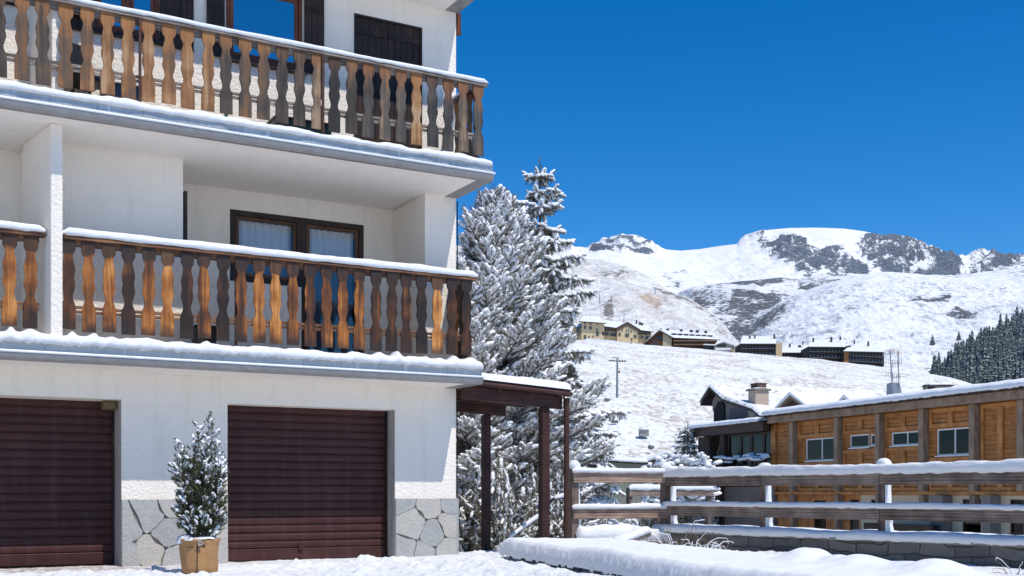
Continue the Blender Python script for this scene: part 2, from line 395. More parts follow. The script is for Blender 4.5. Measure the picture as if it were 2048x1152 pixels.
# ---- balusters
def baluster_mesh(H, W=.158, th=.022):
    prof = [(0, 1.0), (.235, 1.0), (.262, .96), (.335, .60), (.37, .58), (.42, .74), (.47, .92), (.51, .92), (.555, .80), (.59, .82), (.64, .93), (.68, .92), (.73, .76), (.785, .60), (.82, .60), (.865, .93), (.885, .98), (1, .98)]
    mb = MB(); n = len(prof)
    pts = [(-W / 2 * k, H * t) for t, k in prof] + [(W / 2 * k, H * t) for t, k in reversed(prof)]
    vs = [(x, -th / 2, z) for x, z in pts] + [(x, th / 2, z) for x, z in pts]
    m2 = len(pts)
    for i in range(n - 1):
        l0, l1, r1, r0 = i, i + 1, m2 - 2 - i, m2 - 1 - i
        mb.add([vs[k] for k in (l0, r0, r1, l1)], [(0, 1, 2, 3)]); mb.add([vs[k + m2] for k in (l0, l1, r1, r0)], [(0, 1, 2, 3)])
        mb.add([vs[l0], vs[l1], vs[l1 + m2], vs[l0 + m2]], [(0, 1, 2, 3)]); mb.add([vs[r0], vs[r0 + m2], vs[r1 + m2], vs[r1]], [(0, 1, 2, 3)])
    mb.add([vs[0], vs[m2 - 1], vs[2*m2 - 1], vs[m2]], [(3, 2, 1, 0)]); mb.add([vs[n-1], vs[n], vs[n + m2], vs[n - 1 + m2]], [(0, 1, 2, 3)])
    return mb
def merge(o, d=1e-4):
    import bmesh
    bm = bmesh.new(); bm.from_mesh(o.data); bmesh.ops.remove_doubles(bm, verts=bm.verts, dist=d); bmesh.ops.recalc_face_normals(bm, faces=bm.faces); bm.to_mesh(o.data); bm.free()

def railing(par, us, v, zb, H, zr, matb, matr, seed, endn, rail_runs, snow_h, vend, grey_u=None):
    first = baluster_mesh(H).build('baluster', matb, par); merge(first)
    alt = first.data.copy(); alt.materials[0] = W_BAL3
    bv = first.modifiers.new('bevel', 'BEVEL'); bv.width = .003; bv.segments = 1; bv.limit_method = 'ANGLE'; bv.angle_limit = R(60)
    rnd = random.Random(seed)
    for i, u in enumerate(us):
        o = first if i == 0 else first.copy()
        if i: COL.objects.link(o)
        if grey_u is not None and u > grey_u and (i % 4 != 1 or u > B.u(850, v2)): o.data = alt
        o.location = (u + rnd.uniform(-.006, .006), -v + rnd.uniform(-.003, .003), zb + rnd.uniform(-.012, .012))
        o.rotation_euler = (rnd.uniform(-.006, .006), rnd.uniform(-.012, .012), rnd.uniform(-.02, .02) + (math.pi if rnd.random() < .5 else 0))
        o.scale = (rnd.uniform(.96, 1.03), 1, 1)
    for k in range(endn):                     # boards of the short return to the wall
        o = first.copy(); COL.objects.link(o)
        if grey_u is not None: o.data = alt
        o.location = (-.045, -(v - .16 - k * (v - .1) / endn), zb + rnd.uniform(-.01, .01)); o.rotation_euler = (0, 0, math.pi / 2)
    for (a, b) in rail_runs:
        m_ = MB(); m_.box(a, b, -v - .034, -v + .085, zr - .060, zr); m_.build('handrail', matr, par, bevel=.008)
        m_ = MB(); m_.box(a + .02, b - .06, -v + .0125, -v + .05, zr - .13, zr - .053)
        m_.box(a + .02, b - .06, -v + .0125, -v + .034, zb + .20, zb + .235); m_.box(a + .02, b - .06, -v + .0125, -v + .034, zb + .25, zb + .285); m_.build('crosspiece', matr, par, bevel=.003)
        snow_loaf((a - .01, -v + .022, zr - .006), (b + .01, -v + .022, zr - .006), .135, snow_h, int((b - a) * 14), seed + int(a * 7), .012, .28, 1.6, .07, 'snow_cover', par)
    m_ = MB(); m_.box(-.10, .02, -v + .076, -.02, zr - .050, zr - .002); m_.build('handrail', matr, par, bevel=.008)
    m_ = MB(); m_.box(-.032, -.012, -v + .06, -.02, zb + .22, zb + .26); m_.box(-.032, -.012, -v + .06, -.02, zr - .13, zr - .053); m_.build('crosspiece', matr, par)
    snow_loaf((-.04, -v + .09, zr - .006), (-.04, -.03, zr - .006), .12, snow_h * .9, 14, seed + 5, .01, .25, 2, .07, 'snow_cover', par)

v1, v2 = .57, .86
a1, b1 = B.u(137, v1), B.u(933, v1)
us1 = list(np.linspace(a1, b1, 24)); sp1 = us1[1] - us1[0]
us1 += [B.u(60, v1), B.u(18, v1), B.u(18, v1) - sp1, B.u(18, v1) - 2 * sp1] + [B.u(18, v1) - k * sp1 for k in range(3, 14)]
zr1 = B.z(553, B.u(950, v1), v1) - .0; zb1 = B.z(712, b1, v1)
a2, b2 = B.u(43, v2), B.u(957, v2)
us2 = list(np.linspace(a2, b2, 26)); sp2 = us2[1] - us2[0]; us2 += [a2 - sp2, a2 - 2 * sp2, a2 - 3 * sp2] + [a2 - k * sp2 for k in range(4, 16)]
zr2 = B.z(165, B.u(970, v2), v2); zb2 = B.z(310, b2, v2)
railing(bal1, us1, v1, zb1, zr1 - .054 - zb1, zr1, W_BAL2, W_RAIL, 11, 3, [(fin_u[1] + .02, .03), (UL + .3, fin_u[0] - .04)], .08, .2)
railing(bal2, us2, v2, zb2, zr2 - .054 - zb2, zr2, W_BAL, W_RAILG, 23, 4, [(UL + .3, .03)], .045, .2, B.u(615, v2))
for par, pxs, v, z0, z1 in ((bal1, (472, 712), v1 - .05, Z1 + ST, zr1 - .06), (bal2, (280, 646), v2 + .03, Z2 + ST, zr2 - .055)):
    for px in pxs:
        u = B.u(px, v); m_ = MB(); m_.box(u - .015, u + .015, -v - .012, -v + .012, z0, z1); m_.box(u - .04, u + .04, -v - .03, -v + .03, z0, z0 + .012); m_.build('post', IRON, par)
# snow lying on the slabs, lumped up under the boards
rnd = random.Random(5)
L1 = 0.035 - UL
pk = [(u - UL + rnd.uniform(-.04, .06), rnd.choice([0, .0, .015, .03, .04, .055]), rnd.uniform(.03, .075)) for u in us1]
snow_loaf((UL, -.665, Z1 + ST - .015), (.035, -.665, Z1 + ST - .015), .27, .10, 700, 31, .010, .30, 5.5, .05, 'snow_cover', bal1, peaks=pk, jag=.03)
snow_loaf((UL, -.36, Z1 + ST - .01), (-.02, -.36, Z1 + ST - .01), .5, .12, 200, 33, .0, .3, 3, .05, 'snow_cover', bal1)
snow_loaf((UL, -.955, Z2 + ST - .015), (.03, -.955, Z2 + ST - .015), .24, .085, 600, 37, .008, .5, 3.4, .05, 'snow_cover', bal2)
snow_loaf((UL, -.45, Z2 + ST - .01), (-.03, -.45, Z2 + ST - .01), .75, .07, 200, 39, .0, .4, 3, .05, 'snow_cover', bal2)

# ---- skew fins between the flats
for (z0, z1, vv, nm) in ((Z1 + ST, Z2, .72, STUCCO), (Z2 + ST, Z3, .80, STUCCO)):
    m_ = MB(); m_.prism([(-5.62, .31), (-5.44, -vv), (-5.315, -vv), (-5.31, .2)], z0, z1, 'z'); m_.build('partition_wall', nm, bld, bevel=.012)

# ---- garage doors: curved slats
def roller(u0, u1, z0, z1, rec, lab):
    prof = []; z = z1; pitch = .105; k = 0; zs = z0 + .16
    nsl = int((z1 - zs) / pitch)
    pitch = (z1 - zs) / nsl
    for i in range(nsl):
        zt = z1 - i * pitch
        for t, y in ((0, .0), (.10, -.002), (.14, -.016), (.3, -.021), (.6, -.022), (.88, -.018), (.93, .0)): prof.append((y, zt - t * pitch))
    prof += [(0, zs), (-.03, zs - .003), (-.034, zs - .012), (-.03, zs - .02), (-.03, z0 + .02), (-.02, z0 + .004)]
    V = []; nc = 2
    for (y, zz) in prof:
        for uu in (u0, u1): V.append((uu, rec + y, zz))
    V = np.array(V); Fc = grid_faces(len(prof), nc)
    o = fast_mesh('garage_door', V, Fc, M_GAR, bld, smooth=False); o['label'] = lab
    hb = MB(); uc = (u0 + u1) / 2 - .1; hb.tube([(uc, rec - .036, z0 + .19), (uc, rec - .055, z0 + .19)], .018, 10); hb.bar((uc - .03, rec - .056, z0 + .17), (uc + .03, rec - .056, z0 + .17), .012, .05)
    hb.build('lock_handle', IRON, o)
    for uu in (u0 + .0, u1 - .035): gr = MB(); gr.box(uu, uu + .035, rec - .045, rec + .03, z0, z1); gr.build('guide_rail', W_DARK, o)
    return o
M_GAR, nt, p = mat('maroon_painted_steel'); vv_ = tc(nt, 'Object', (1, 1, 9)); n1 = noise(nt, vv_, 1.2, 5, .6)
sp = noise(nt, tc(nt), 34, 2, .5)
c = mixc(nt, ramp(nt, n1, [(.3, 0.), (.7, 1.)]), (.042, .013, .0115), (.068, .023, .020)); c = mixc(nt, ramp(nt, sp, [(.74, 0.), (.78, .35)]), c, (.3, .25, .23))
dz = noise(nt, tc(nt, 'Object', (7, 7, .6)), 1, 4, .7)
c = mixc(nt, ramp(nt, dz, [(.5, 0.), (.8, .3)]), c, (.14, .09, .085))
nt.links.new(c, p.inputs['Base Color']); p.inputs['Roughness'].default_value = .55; p.inputs['Specular IOR Level'].default_value = .25; bump(nt, p, n1, .15, .01)
roller(gA[0], gA[1], .0, GT + .02, .46, 'left garage shutter'); roller(gB[0], gB[1], .0, GT + .02, .29, 'right garage shutter')
M_JAMB = m_plain('worn_grey_jamb', (.36, .33, .31), .85, 0, .25, 4, .2, (3, 3, .6))
for g_, dd_ in ((gB, .285), (gA, .455)): jm = MB(); jm.box(g_[1] - .004, g_[1] + .0, .012, dd_, 0, GT); jm.build('door_jamb', M_JAMB, bld)
m_ = MB(); uu = gA[1]; m_.box(uu - .17, uu - .006, .22, .42, GT - .11, GT - .003); m_.box(uu - .15, uu - .03, .19, .22, GT - .095, GT - .02); m_.build('shutter_motor_box', m_plain('ochre_painted_box', (.16, .11, .05), .6), bld, bevel=.006)

# ---- crazy paving cladding of the piers
def clip(poly, p, n):
    out = []
    for i in range(len(poly)):
        a, b = poly[i], poly[(i + 1) % len(poly)]
        da = (a[0] - p[0]) * n[0] + (a[1] - p[1]) * n[1]; db = (b[0] - p[0]) * n[0] + (b[1] - p[1]) * n[1]
        if da <= 0: out.append(a)
        if (da < 0) != (db < 0) and abs(da - db) > 1e-9:
            t = da / (da - db); out.append((a[0] + (b[0] - a[0]) * t, a[1] + (b[1] - a[1]) * t))
    return out
def cladding(u0, u1, z1, seeds, seed, wrap=False):
    rnd = random.Random(seed); mb = MB()
    for i, s in enumerate(seeds):
        poly = [(u0, -.02), (u1, -.02), (u1, z1), (u0, z1)]
        for j, q in enumerate(seeds):
            if i == j: continue
            n = (q[0] - s[0], q[1] - s[1]); L = math.hypot(*n); n = (n[0] / L, n[1] / L)
            m = ((s[0] + q[0]) / 2 - n[0] * .003, (s[1] + q[1]) / 2 - n[1] * .003); poly = clip(poly, m, n)
            if len(poly) < 3: break
        if len(poly) < 3: continue
        # soften: subdivide edges with jitter, cut corners
        P2 = []
        n = len(poly)
        for k in range(n):
            a, b, c = poly[k - 1], poly[k], poly[(k + 1) % n]
            def edge(p): return abs(p[0] - u0) < 1e-3 or abs(p[0] - u1) < 1e-3 or abs(p[1] - z1) < 1e-3
            la = math.dist(a, b); lc = math.dist(b, c); ra = min(.035, la * .3); rc = min(.035, lc * .3)
            if edge(b): P2.append(b)
            else: P2 += [(b[0] + (a[0]-b[0]) * ra / la, b[1] + (a[1]-b[1]) * ra / la), (b[0] + (c[0]-b[0]) * rc / lc, b[1] + (c[1]-b[1]) * rc / lc)]
            if lc > .15 and not (edge(b) and edge(c)):
                j = rnd.uniform(-.028, .022); P2.append(((b[0]+c[0]) / 2 + j, (b[1]+c[1]) / 2 + j))
        cx = sum(p[0] for p in P2) / len(P2); cz = sum(p[1] for p in P2) / len(P2); n = len(P2)
        t = rnd.random(); mb.col = (t, rnd.random(), rnd.random()); dpt = .028 + rnd.uniform(0, .010)
        inn = [(cx + (p[0]-cx) * .98, cz + (p[1]-cz) * .98) for p in P2]
        vs = [(p[0], -.004, p[1]) for p in P2] + [(p[0], -dpt + .008, p[1]) for p in P2] + [(p[0], -dpt, p[1]) for p in inn]
        fs = [tuple(range(2*n, 3*n))]
        for k in range(n):
            k2 = (k + 1) % n; fs += [(k, k2, n + k2, n + k), (n + k, n + k2, 2*n + k2, 2*n + k)]
        mb.add(vs, fs)
    mb.col = (0, 0, 0)
    mb.add([(u0 + .002, -.012, 0), (u1 - .002, -.012, 0), (u1 - .002, -.012, z1 - .002), (u0 + .002, -.012, z1 - .002), (u0 + .002, -.0, z1 - .002), (u1 - .002, -.0, z1 - .002)], [(0, 1, 2, 3), (3, 2, 5, 4)], 1)
    if wrap: mb.box(u1 - .001, u1 + .03, -.030, 3, 0, z1)
    return mb.build('stone_cladding', [M_STONE, M_MORT], bld)
M_STONE, nt, p = mat('grey_green_slate_slabs'); tt = attr(nt, 'tint', 'Color'); s3 = N(nt, "ShaderNodeSeparateColor"); nt.links.new(tt, s3.inputs[0])
v_ = tc(nt); n1 = noise(nt, v_, 5, 6, .65, .8); n2 = noise(nt, v_, 26, 5, .65)
c = ramp(nt, math_(nt, 'ADD', math_(nt, 'MULTIPLY', s3.outputs[0], .6), math_(nt, 'MULTIPLY', n1, .5)), [(.15, (.28, .28, .27)), (.4, (.36, .355, .335)), (.7, (.44, .41, .365)), (.95, (.50, .43, .345))])
c = mixc(nt, ramp(nt, n2, [(.4, 0.), (.7, .5)]), c, (.46, .45, .435)); nt.links.new(c, p.inputs['Base Color']); p.inputs['Roughness'].default_value = .8
bump(nt, p, math_(nt, 'ADD', n1, math_(nt, 'MULTIPLY', n2, .4)), .9, .025)
M_MORT = m_plain('mortar', (.22, .20, .175), .95, 0, .3, 20, .3)
SZ = .815
def seeds_px(lst): return [(B.u(px), B.z(py, B.u(px))) for px, py in lst]
cladding(gA[1], gB[0], SZ, seeds_px([(250, 1050), (298, 1028), (346, 1006), (336, 1066), (252, 1118), (300, 1106), (352, 1118), (395, 1020), (436, 1060), (392, 1080), (425, 1122)]), 3)
cladding(gB[1], 0.0, SZ, seeds_px([(803, 997), (858, 1008), (903, 1003), (822, 1046), (866, 1068), (898, 1050), (806, 1102), (848, 1112), (893, 1100)]), 4, True)

# ---- windows
def window(u0, u1, z0, z1, v, fr, mats, mull=(), pane_v=.05, label=None, panes=None, trim=0):
    """frame with square bars; v is the plane of the frame front; mull = u positions of vertical bars"""
    f = MB(); y0, y1 = -v, -v + .07
    f.box(u0, u0 + fr, y0, y1, z0, z1); f.box(u1 - fr, u1, y0, y1, z0, z1); f.box(u0 + fr, u1 - fr, y0, y1, z1 - fr, z1); f.box(u0 + fr, u1 - fr, y0, y1, z0, z0 + fr)
    for m in mull: f.box(m - fr * .5, m + fr * .5, y0 + .003, y1, z0 + fr, z1 - fr)
    o = f.build('window', mats[0], bld, bevel=.005)
    if label: o['label'] = label
    ed = [u0 + fr] + [x for m in mull for x in (m - fr * .5, m + fr * .5)] + [u1 - fr]
    for a, b in zip(ed[::2], ed[1::2]):
        s = MB(); sw = .045; ya, yb = y0 + .012, y1 - .008; c, d = z0 + fr + .004, z1 - fr - .004; a2, b2 = a + .004, b - .004
        s.box(a2, a2 + sw, ya, yb, c, d); s.box(b2 - sw, b2, ya, yb, c, d); s.box(a2 + sw, b2 - sw, ya, yb, d - sw, d); s.box(a2 + sw, b2 - sw, ya, yb, c, c + sw)
        s.build('sash', mats[1], o, bevel=.005)
        g = MB(); g.add([(a2 + sw - .003, y0 + .03, c + sw - .003), (b2 - sw + .003, y0 + .03, c + sw - .003), (b2 - sw + .003, y0 + .03, d - sw + .003), (a2 + sw - .003, y0 + .03, d - sw + .003)], [(0, 1, 2, 3)])
        g.build('pane', mats[2], o, recalc=False)
    return o
w1 = up['win1']; w2 = up['win2']
o1 = window(*w1[:2], w1[2], w1[3], .012, .05, (W_FRAME, W_FRAME, GLASS), [w1[0] + (w1[1] - w1[0]) * .52], label='left upper window reflecting the blue sky')
o2 = window(*w2[:2], w2[2], w2[3], .012, .05, (W_FRAME, W_FRAME, GLASS), [], label='middle upper window reflecting the blue sky')
for (w_, o) in ((w1, o1), (w2, o2)):
    sl_ = MB(); sl_.box(w_[0] - .05, w_[1] + .05, -.07, .0, w_[2] - .05, w_[2] - .003); sl_.build('sill', W_DARK, o, bevel=.006)
    bk = MB(); bk.box(w_[0] - .1, w_[1] + .1, .55, .57, w_[2] - .1, w_[3] + .1); bk.build('dark_room_backing', BLACKISH, o)  # near-black sheet stands in for the unlit room behind the glass
def shutter(u0, u1, z0, z1, v, ang=0):
    s = MB(); W = u1 - u0; th = .035
    n = max(2, round(W / .09))
    for i in range(n): s.box(i * W / n + .0015, (i + 1) * W / n - .0015, -th, -.008, 0, z1 - z0)
    s.box(0.004, W - .004, -.008, 0, .004, z1 - z0 - .004)
    for zz in (.14, z1 - z0 - .22): s.box(.01, W - .01, -th - .018, -th, zz, zz + .08)
    o = s.build('shutter', W_DARK, bld, bevel=.003); o.location = (u0, -v, z0); o.rotation_euler = (0, 0, ang)
    for zz in (.165, z1 - z0 - .195): h = MB(); h.box(.0, W * .55, -th - .024, -th - .0185, zz, zz + .03); h.build('hinge', m_iron_d, o)
    return o
m_iron_d = m_plain('dark_wrought_iron', (.02, .02, .022), .5, .6, .2, 10, .05)
sz0, sz1 = 6.40, 7.45
shutter(B.u(607), B.u(649, .05), sz0, sz1 - .02, .012)
shutter(B.u(412), B.u(448), sz0, sz1, .012)
shutter(B.u(318), B.u(386), sz0, sz1, .012)
shutter(B.u(126), B.u(184), sz0, sz1, .012)
shutter(B.u(-30), B.u(33), sz0 + .15, sz1, .012)
# tall shuttered balcony door
d_ = up['door']
dz1 = d_[3]; um = (d_[0] + d_[1]) / 2
dd = shutter(d_[0] + .03, um - .002, Z2 + ST, dz1 - .03, -.05); dd.name = 'shutter_door'; dd['label'] = 'left leaf of the closed dark shutter door'
dd = shutter(um + .002, d_[1] - .03, Z2 + ST, dz1 - .03, -.05); dd.name = 'shutter_door'; dd['label'] = 'right leaf of the closed dark shutter door'
f = MB(); f.box(d_[0], d_[0] + .03, -.008, .09, Z2 + ST, dz1); f.box(d_[1] - .03, d_[1], -.008, .09, Z2 + ST, dz1); f.box(d_[0] + .03, d_[1] - .03, -.008, .09, dz1 - .03, dz1); f.build('door_frame', W_DARK, bld)
# loggia window and glazed door
CURT, nt, p = mat('lace_curtain'); v_ = tc(nt); n1 = noise(nt, v_, 60, 3, .5); wv = N(nt, "ShaderNodeTexWave"); wv.inputs['Scale'].default_value = 14; wv.inputs['Distortion'].default_value = 1.5; nt.links.new(v_, wv.inputs[0])
nt.links.new(mixc(nt, n1, (.70, .71, .73), (.88, .89, .90)), p.inputs['Base Color']); p.inputs['Roughness'].default_value = 1
p.inputs['Alpha'].default_value = .97; bump(nt, p, wv.outputs['Fac'], .4, .02)
def loggia_window(u0, u1, z0, z1, label):
    o = window(u0, u1, z0, z1, -LD + .01, .075, (W_DARK, m_wbrown, GLASS_L), label=label)
    a, b = u0 + .12, u1 - .12; yb = LD + .10; ztop = z1 - .12; drop = .42
    n = 48; V = []; 
    for i in range(n + 1):
        t = i / n; u = a + (b - a) * t; y = yb + .018 * math.sin(t * 46) 
        zb = ztop - drop - .045 * abs(math.sin(t * (b - a) * 11)) - .05 * math.sin(t * math.pi)
        V += [(u, y, ztop), (u, y, zb)]
    Fc = np.array([(2*i, 2*i + 1, 2*i + 3, 2*i + 2) for i in range(n)])
    fast_mesh('lace_valance', np.array(V), Fc, CURT, o)
    V = []
    for i in range(n + 1):
        t = i / n; u = a + (b - a) * t; y = yb + .05 + .02 * math.sin(t * 60)
        V += [(u, y, ztop), (u, y, z0 + .1)]
    fast_mesh('net_curtain', np.array(V), Fc, m_net, o)
    return o
m_wbrown = m_wood('mid_brown_sash_wood', [(.25, (.04, .018, .01)), (.55, (.10, .045, .022)), (.8, (.16, .08, .04))], (24, 24, 1.6), .1, .5, .2)
m_net = m_plain('grey_net_curtain', (.11, .165, .21), 1, 0, .1, 6, 0)
loggia_window(lw[0], lw_m, lz_w, lz_top, 'left loggia window with lace valance')
loggia_window(lw_m, lw[1], Z1 + ST + .01, lz_top, 'glazed balcony door with lace valance')
# opened shutter leaf standing out from the left side of the loggia
us_ = lo0 + .02
m_ = MB(); zs0, zs1 = B.z(560, lo0, 0), B.z(380, lo0, 0)
m_.box(us_, us_ + .04, .02, .085, zs0, zs1); m_.box(us_, us_ + .04, .30, .37, zs0, zs1); m_.box(us_, us_ + .04, .085, .30, zs1 - .07, zs1); m_.box(us_, us_ + .04, .085, .30, zs0, zs0 + .07)
oo = m_.build('open_casement', W_DARK, bld, bevel=.004); m_ = MB(); m_.box(us_ + .015, us_ + .022, .086, .299, zs0 + .071, zs1 - .071); m_.build('pane', GLASS_D, oo)
# cable down the corner and bracket at the eaves
m_ = MB(); m_.tube([(.012, -.01, z) for z in (SZ + .05, 2.2)], .008, 6); m_.tube([(.014, -.012, z) for z in (Z1 + ST + .3, 4.0, Z2 - .05)], .009, 6); m_.build('cable', m_iron_d, bld)
m_ = MB(); m_.tube([(.05, .03, Z3 + .0), (.05, .03, Z3 - .26)], .04, 12); m_.tube([(.05, .03, Z3 - .24), (.05, .03, Z3 - .29)], .047, 12); m_.build('downpipe', m_plain('copper_pipe', (.14, .05, .03), .5, .5), bld)

# ---- things standing on the balconies
def lamp():
    u = B.u(150); z = B.z(28, u); t = empty('wall_floodlight', B.W(u, 0.0, z), BA, 'pale square floodlight on a bracket beside the upper left window', 'lamp')
    m = MB(); m.box(-.03, .03, -.03, 0, -.07, .07); m.bar((0, -.03, 0), (0, -.16, .03), .03, .03); m.build('bracket', m_iron_d, t)
    m = MB(); m.box(-.10, .10, -.05, .05, -.07, .07); o = m.build('housing', m_iron_d, t, bevel=.01); o.location = (0, -.20, .05); o.rotation_euler = (R(-35), 0, R(20))
    m = MB(); m.box(-.085, .085, -.056, -.0505, -.055, .055); o2 = m.build('reflector_face', m_plain('lamp_face', (.55, .52, .42), .4), o); o2['label'] = 'pale rectangular face'
lamp()
def crate(u, v, z, w_, d_, h_, m_a, nm, label, cat, lid=None):
    t = empty(nm, B.W(u, v, z), BA, label, cat)
    m = MB(); m.add([(-w_*.46, -d_*.46, 0), (w_*.46, -d_*.46, 0), (w_*.46, d_*.46, 0), (-w_*.46, d_*.46, 0), (-w_/2, -d_/2, h_), (w_/2, -d_/2, h_), (w_/2, d_/2, h_), (-w_/2, d_/2, h_)],
                    [(0,3,2,1),(4,5,6,7),(0,1,5,4),(1,2,6,5),(2,3,7,6),(3,0,4,7)]); m.build('body', m_a, t, bevel=.012)
    m = MB(); m.box(-w_/2 - .012, w_/2 + .012, -d_/2 - .012, d_/2 + .012, h_ + .001, h_ + .03); m.build('lid', lid or m_a, t, bevel=.01)
    return t
m_blue = m_plain('blue_grey_plastic', (.05, .10, .16), .5, 0, .1); m_green = m_plain('dark_green_plastic', (.02, .055, .05), .5, 0, .1)
m_blk = m_plain('black_plastic', (.014, .014, .016), .45, 0, .2)
crate(B.u(240, .3), .3, Z2 + ST, .42, .3, .42, m_blue, 'storage_box', 'blue grey lidded storage box on the upper balcony near the first iron post', 'box')
crate(B.u(600, .25), .25, Z2 + ST, .75, .35, .36, m_green, 'storage_chest', 'dark green low chest on the upper balcony below the middle window', 'chest', m_blk)
crate(B.u(408, .2), .2, Z1 + ST, .26, .24, .34, m_blk, 'bucket_box', 'small black bin on the lower balcony left of the iron post', 'bin')
def chair():
    u = B.u(163, .35); t = empty('garden_chair', B.W(u, .35, Z2 + ST), BA + .35, 'black garden chair with a folded blue cushion on the upper balcony', 'chair')
    m = MB(); m.box(-.24, .24, -.22, .22, .40, .43); m.build('seat', m_blk, t, bevel=.01)
    m = MB(); m.prism([(-.24, .42), (.24, .42), (.23, .85), (.12, .93), (-.12, .93), (-.23, .85)], .20, .235, 'y'); m.build('backrest', m_blk, t, bevel=.01)
    for sx in (-1, 1):
        for sy in (-1, 1):
            m = MB(); m.bar((sx * .22, sy * .19, 0), (sx * .20, sy * .17, .40), .03, .03); m.build('leg', m_blk, t)
    m = MB(); m.box(-.21, .21, -.20, .18, .432, .50); m.build('cushion', m_blue, t, bevel=.03)
chair()
u = B.u(452, .5); m_ = MB(); m_.tube([(0, 0, .02), (0, 0, .30)], .022, 10); m_.tube([(0, 0, 0), (0, 0, .03)], .09, 12)
t = tag(m_.build('parasol_base', m_plain('green_painted_tube', (.03, .22, .17), .5, 0, .1)), 'short green tube of a parasol base on the upper balcony', 'parasol base'); t.location = B.W(u, .5, Z2 + ST); 

# ================================================================== CARPORT CANOPY at the right of the building
cp = empty('timber_canopy', B.loc(), BA, 'maroon timber canopy with a snow covered roof at the corner of the white building', 'canopy')
def czr(u): return 2.47 - .055 * u            # roof plane falls to the right
m_ = MB(); m_.bar((.04, -.12, czr(0) - .16), (1.66, -.12, czr(1.66) - .16), .10, .19); m_.build('front_beam', W_CARPORT, cp, bevel=.006)
m_ = MB(); m_.bar((.04, 1.38, czr(0) - .20), (1.55, 1.38, czr(1.5) - .20), .10, .17); m_.build('rear_beam', W_CARPORT, cp, bevel=.006)
m_ = MB()
for yy in (.35, .85): m_.bar((.04, yy, czr(0) - .12), (1.64, yy, czr(1.64) - .12), .07, .10)
m_.build('purlin', W_CARPORT, cp)
for uu in (.12, .6, 1.1, 1.58):
    m_ = MB(); m_.bar((uu, -.20, czr(uu) - .055), (uu, 1.6, czr(uu) - .055), .07, .09); m_.build('rafter', W_CARPORT, cp, bevel=.004)
m_ = MB(); m_.add([(.035, -.25, czr(0)), (1.71, -.25, czr(1.71)), (1.71, 1.65, czr(1.71)), (.035, 1.65, czr(0)), (.035, -.25, czr(0) + .03), (1.71, -.25, czr(1.71) + .03), (1.71, 1.65, czr(1.71) + .03), (.035, 1.65, czr(0) + .03)],
                  [(0,3,2,1),(4,5,6,7),(0,1,5,4),(1,2,6,5),(2,3,7,6),(3,0,4,7)]); m_.build('roof', W_CARPORT, cp)
m_ = MB(); m_.bar((.035, -.265, czr(0) - .02), (1.72, -.265, czr(1.72) - .02), .025, .11); m_.build('fascia', W_CARPORT, cp)
V = []; nu, nv = 70, 60
for j in range(nv + 1):
    for i in range(nu + 1):
        s, t2 = i / nu, j / nv; uu = .03 + s * 1.72; yy = -.31 + t2 * 1.98
        e = min(1, min(1 - s, t2, 1 - t2) * 22 + .0); e = math.sqrt(max(0, 1 - (1 - e) ** 2))
        zz = czr(uu) + .025 + (.115 + .02 * float(fbm(uu * 3, yy * 3, 5, 3))) * e
        V.append((uu, yy, zz))
fast_mesh('snow_cover', np.array(V), grid_faces(nv + 1, nu + 1), SNOW, cp)
for (uu, yy, z0, zt, w_) in ((B.u(972, -1.38), 1.38, -.1, czr(1.3) - .285, .115), (B.u(1088, .12), -.12, .22, czr(1.45) - .255, .125)):
    m_ = MB(); m_.box(uu - w_/2, uu + w_/2, yy - w_/2, yy + w_/2, z0, zt); m_.build('post', W_CARPORT, cp, bevel=.006)
u3 = B.u(1133, .24); m_ = MB(); m_.tube([(u3, -.24, .2), (u3, -.24, czr(u3) - .14)], .04, 12); m_.tube([(u3, -.24, czr(u3) - .18), (u3, -.24, czr(u3) - .10)], .048, 12); m_.build('downpipe', IRON, cp, smooth=False)
m_ = MB(); m_.tube([(.04, -.315, czr(0) - .04), (1.73, -.315, czr(1.73) - .04)], .03, 10); m_.build('gutter', W_CARPORT, cp)
# handrail of the hidden steps behind the canopy post
W3 = lambda px, py, Y: at(px, py, Y)
hr = empty('step_handrail', (0, 0, 0), 0, 'thin dark metal handrail with snow beside the canopy posts', 'handrail')
A_, B_, C_, D_ = W3(1018, 1078, 17.2), W3(1078, 1034, 17.6), W3(1098, 1005, 17.7), W3(1132, 994, 17.8)
m_ = MB(); m_.tube([A_, (A_ + B_) / 2, B_, (B_ * .3 + C_ * .7) + Vector((.0, 0, .0)), C_ + Vector((.06, 0, .05)), D_], .022, 8); m_.build('rail', m_iron_d, hr)
m_ = MB(); m_.tube([A_ + Vector((0, 0, -.35)), A_], .018, 8); m_.tube([B_ + Vector((0, 0, -.6)), B_], .018, 8); m_.build('post', m_iron_d, hr)
for a, b, sd in ((A_, B_, 3), (C_ + Vector((.08, 0, .05)), D_, 4)): snow_loaf(a + Vector((0, 0, .012)), b + Vector((0, 0, .012)), .05, .05, 20, sd, .01, .3, 4, .05, 'snow_cover', hr)

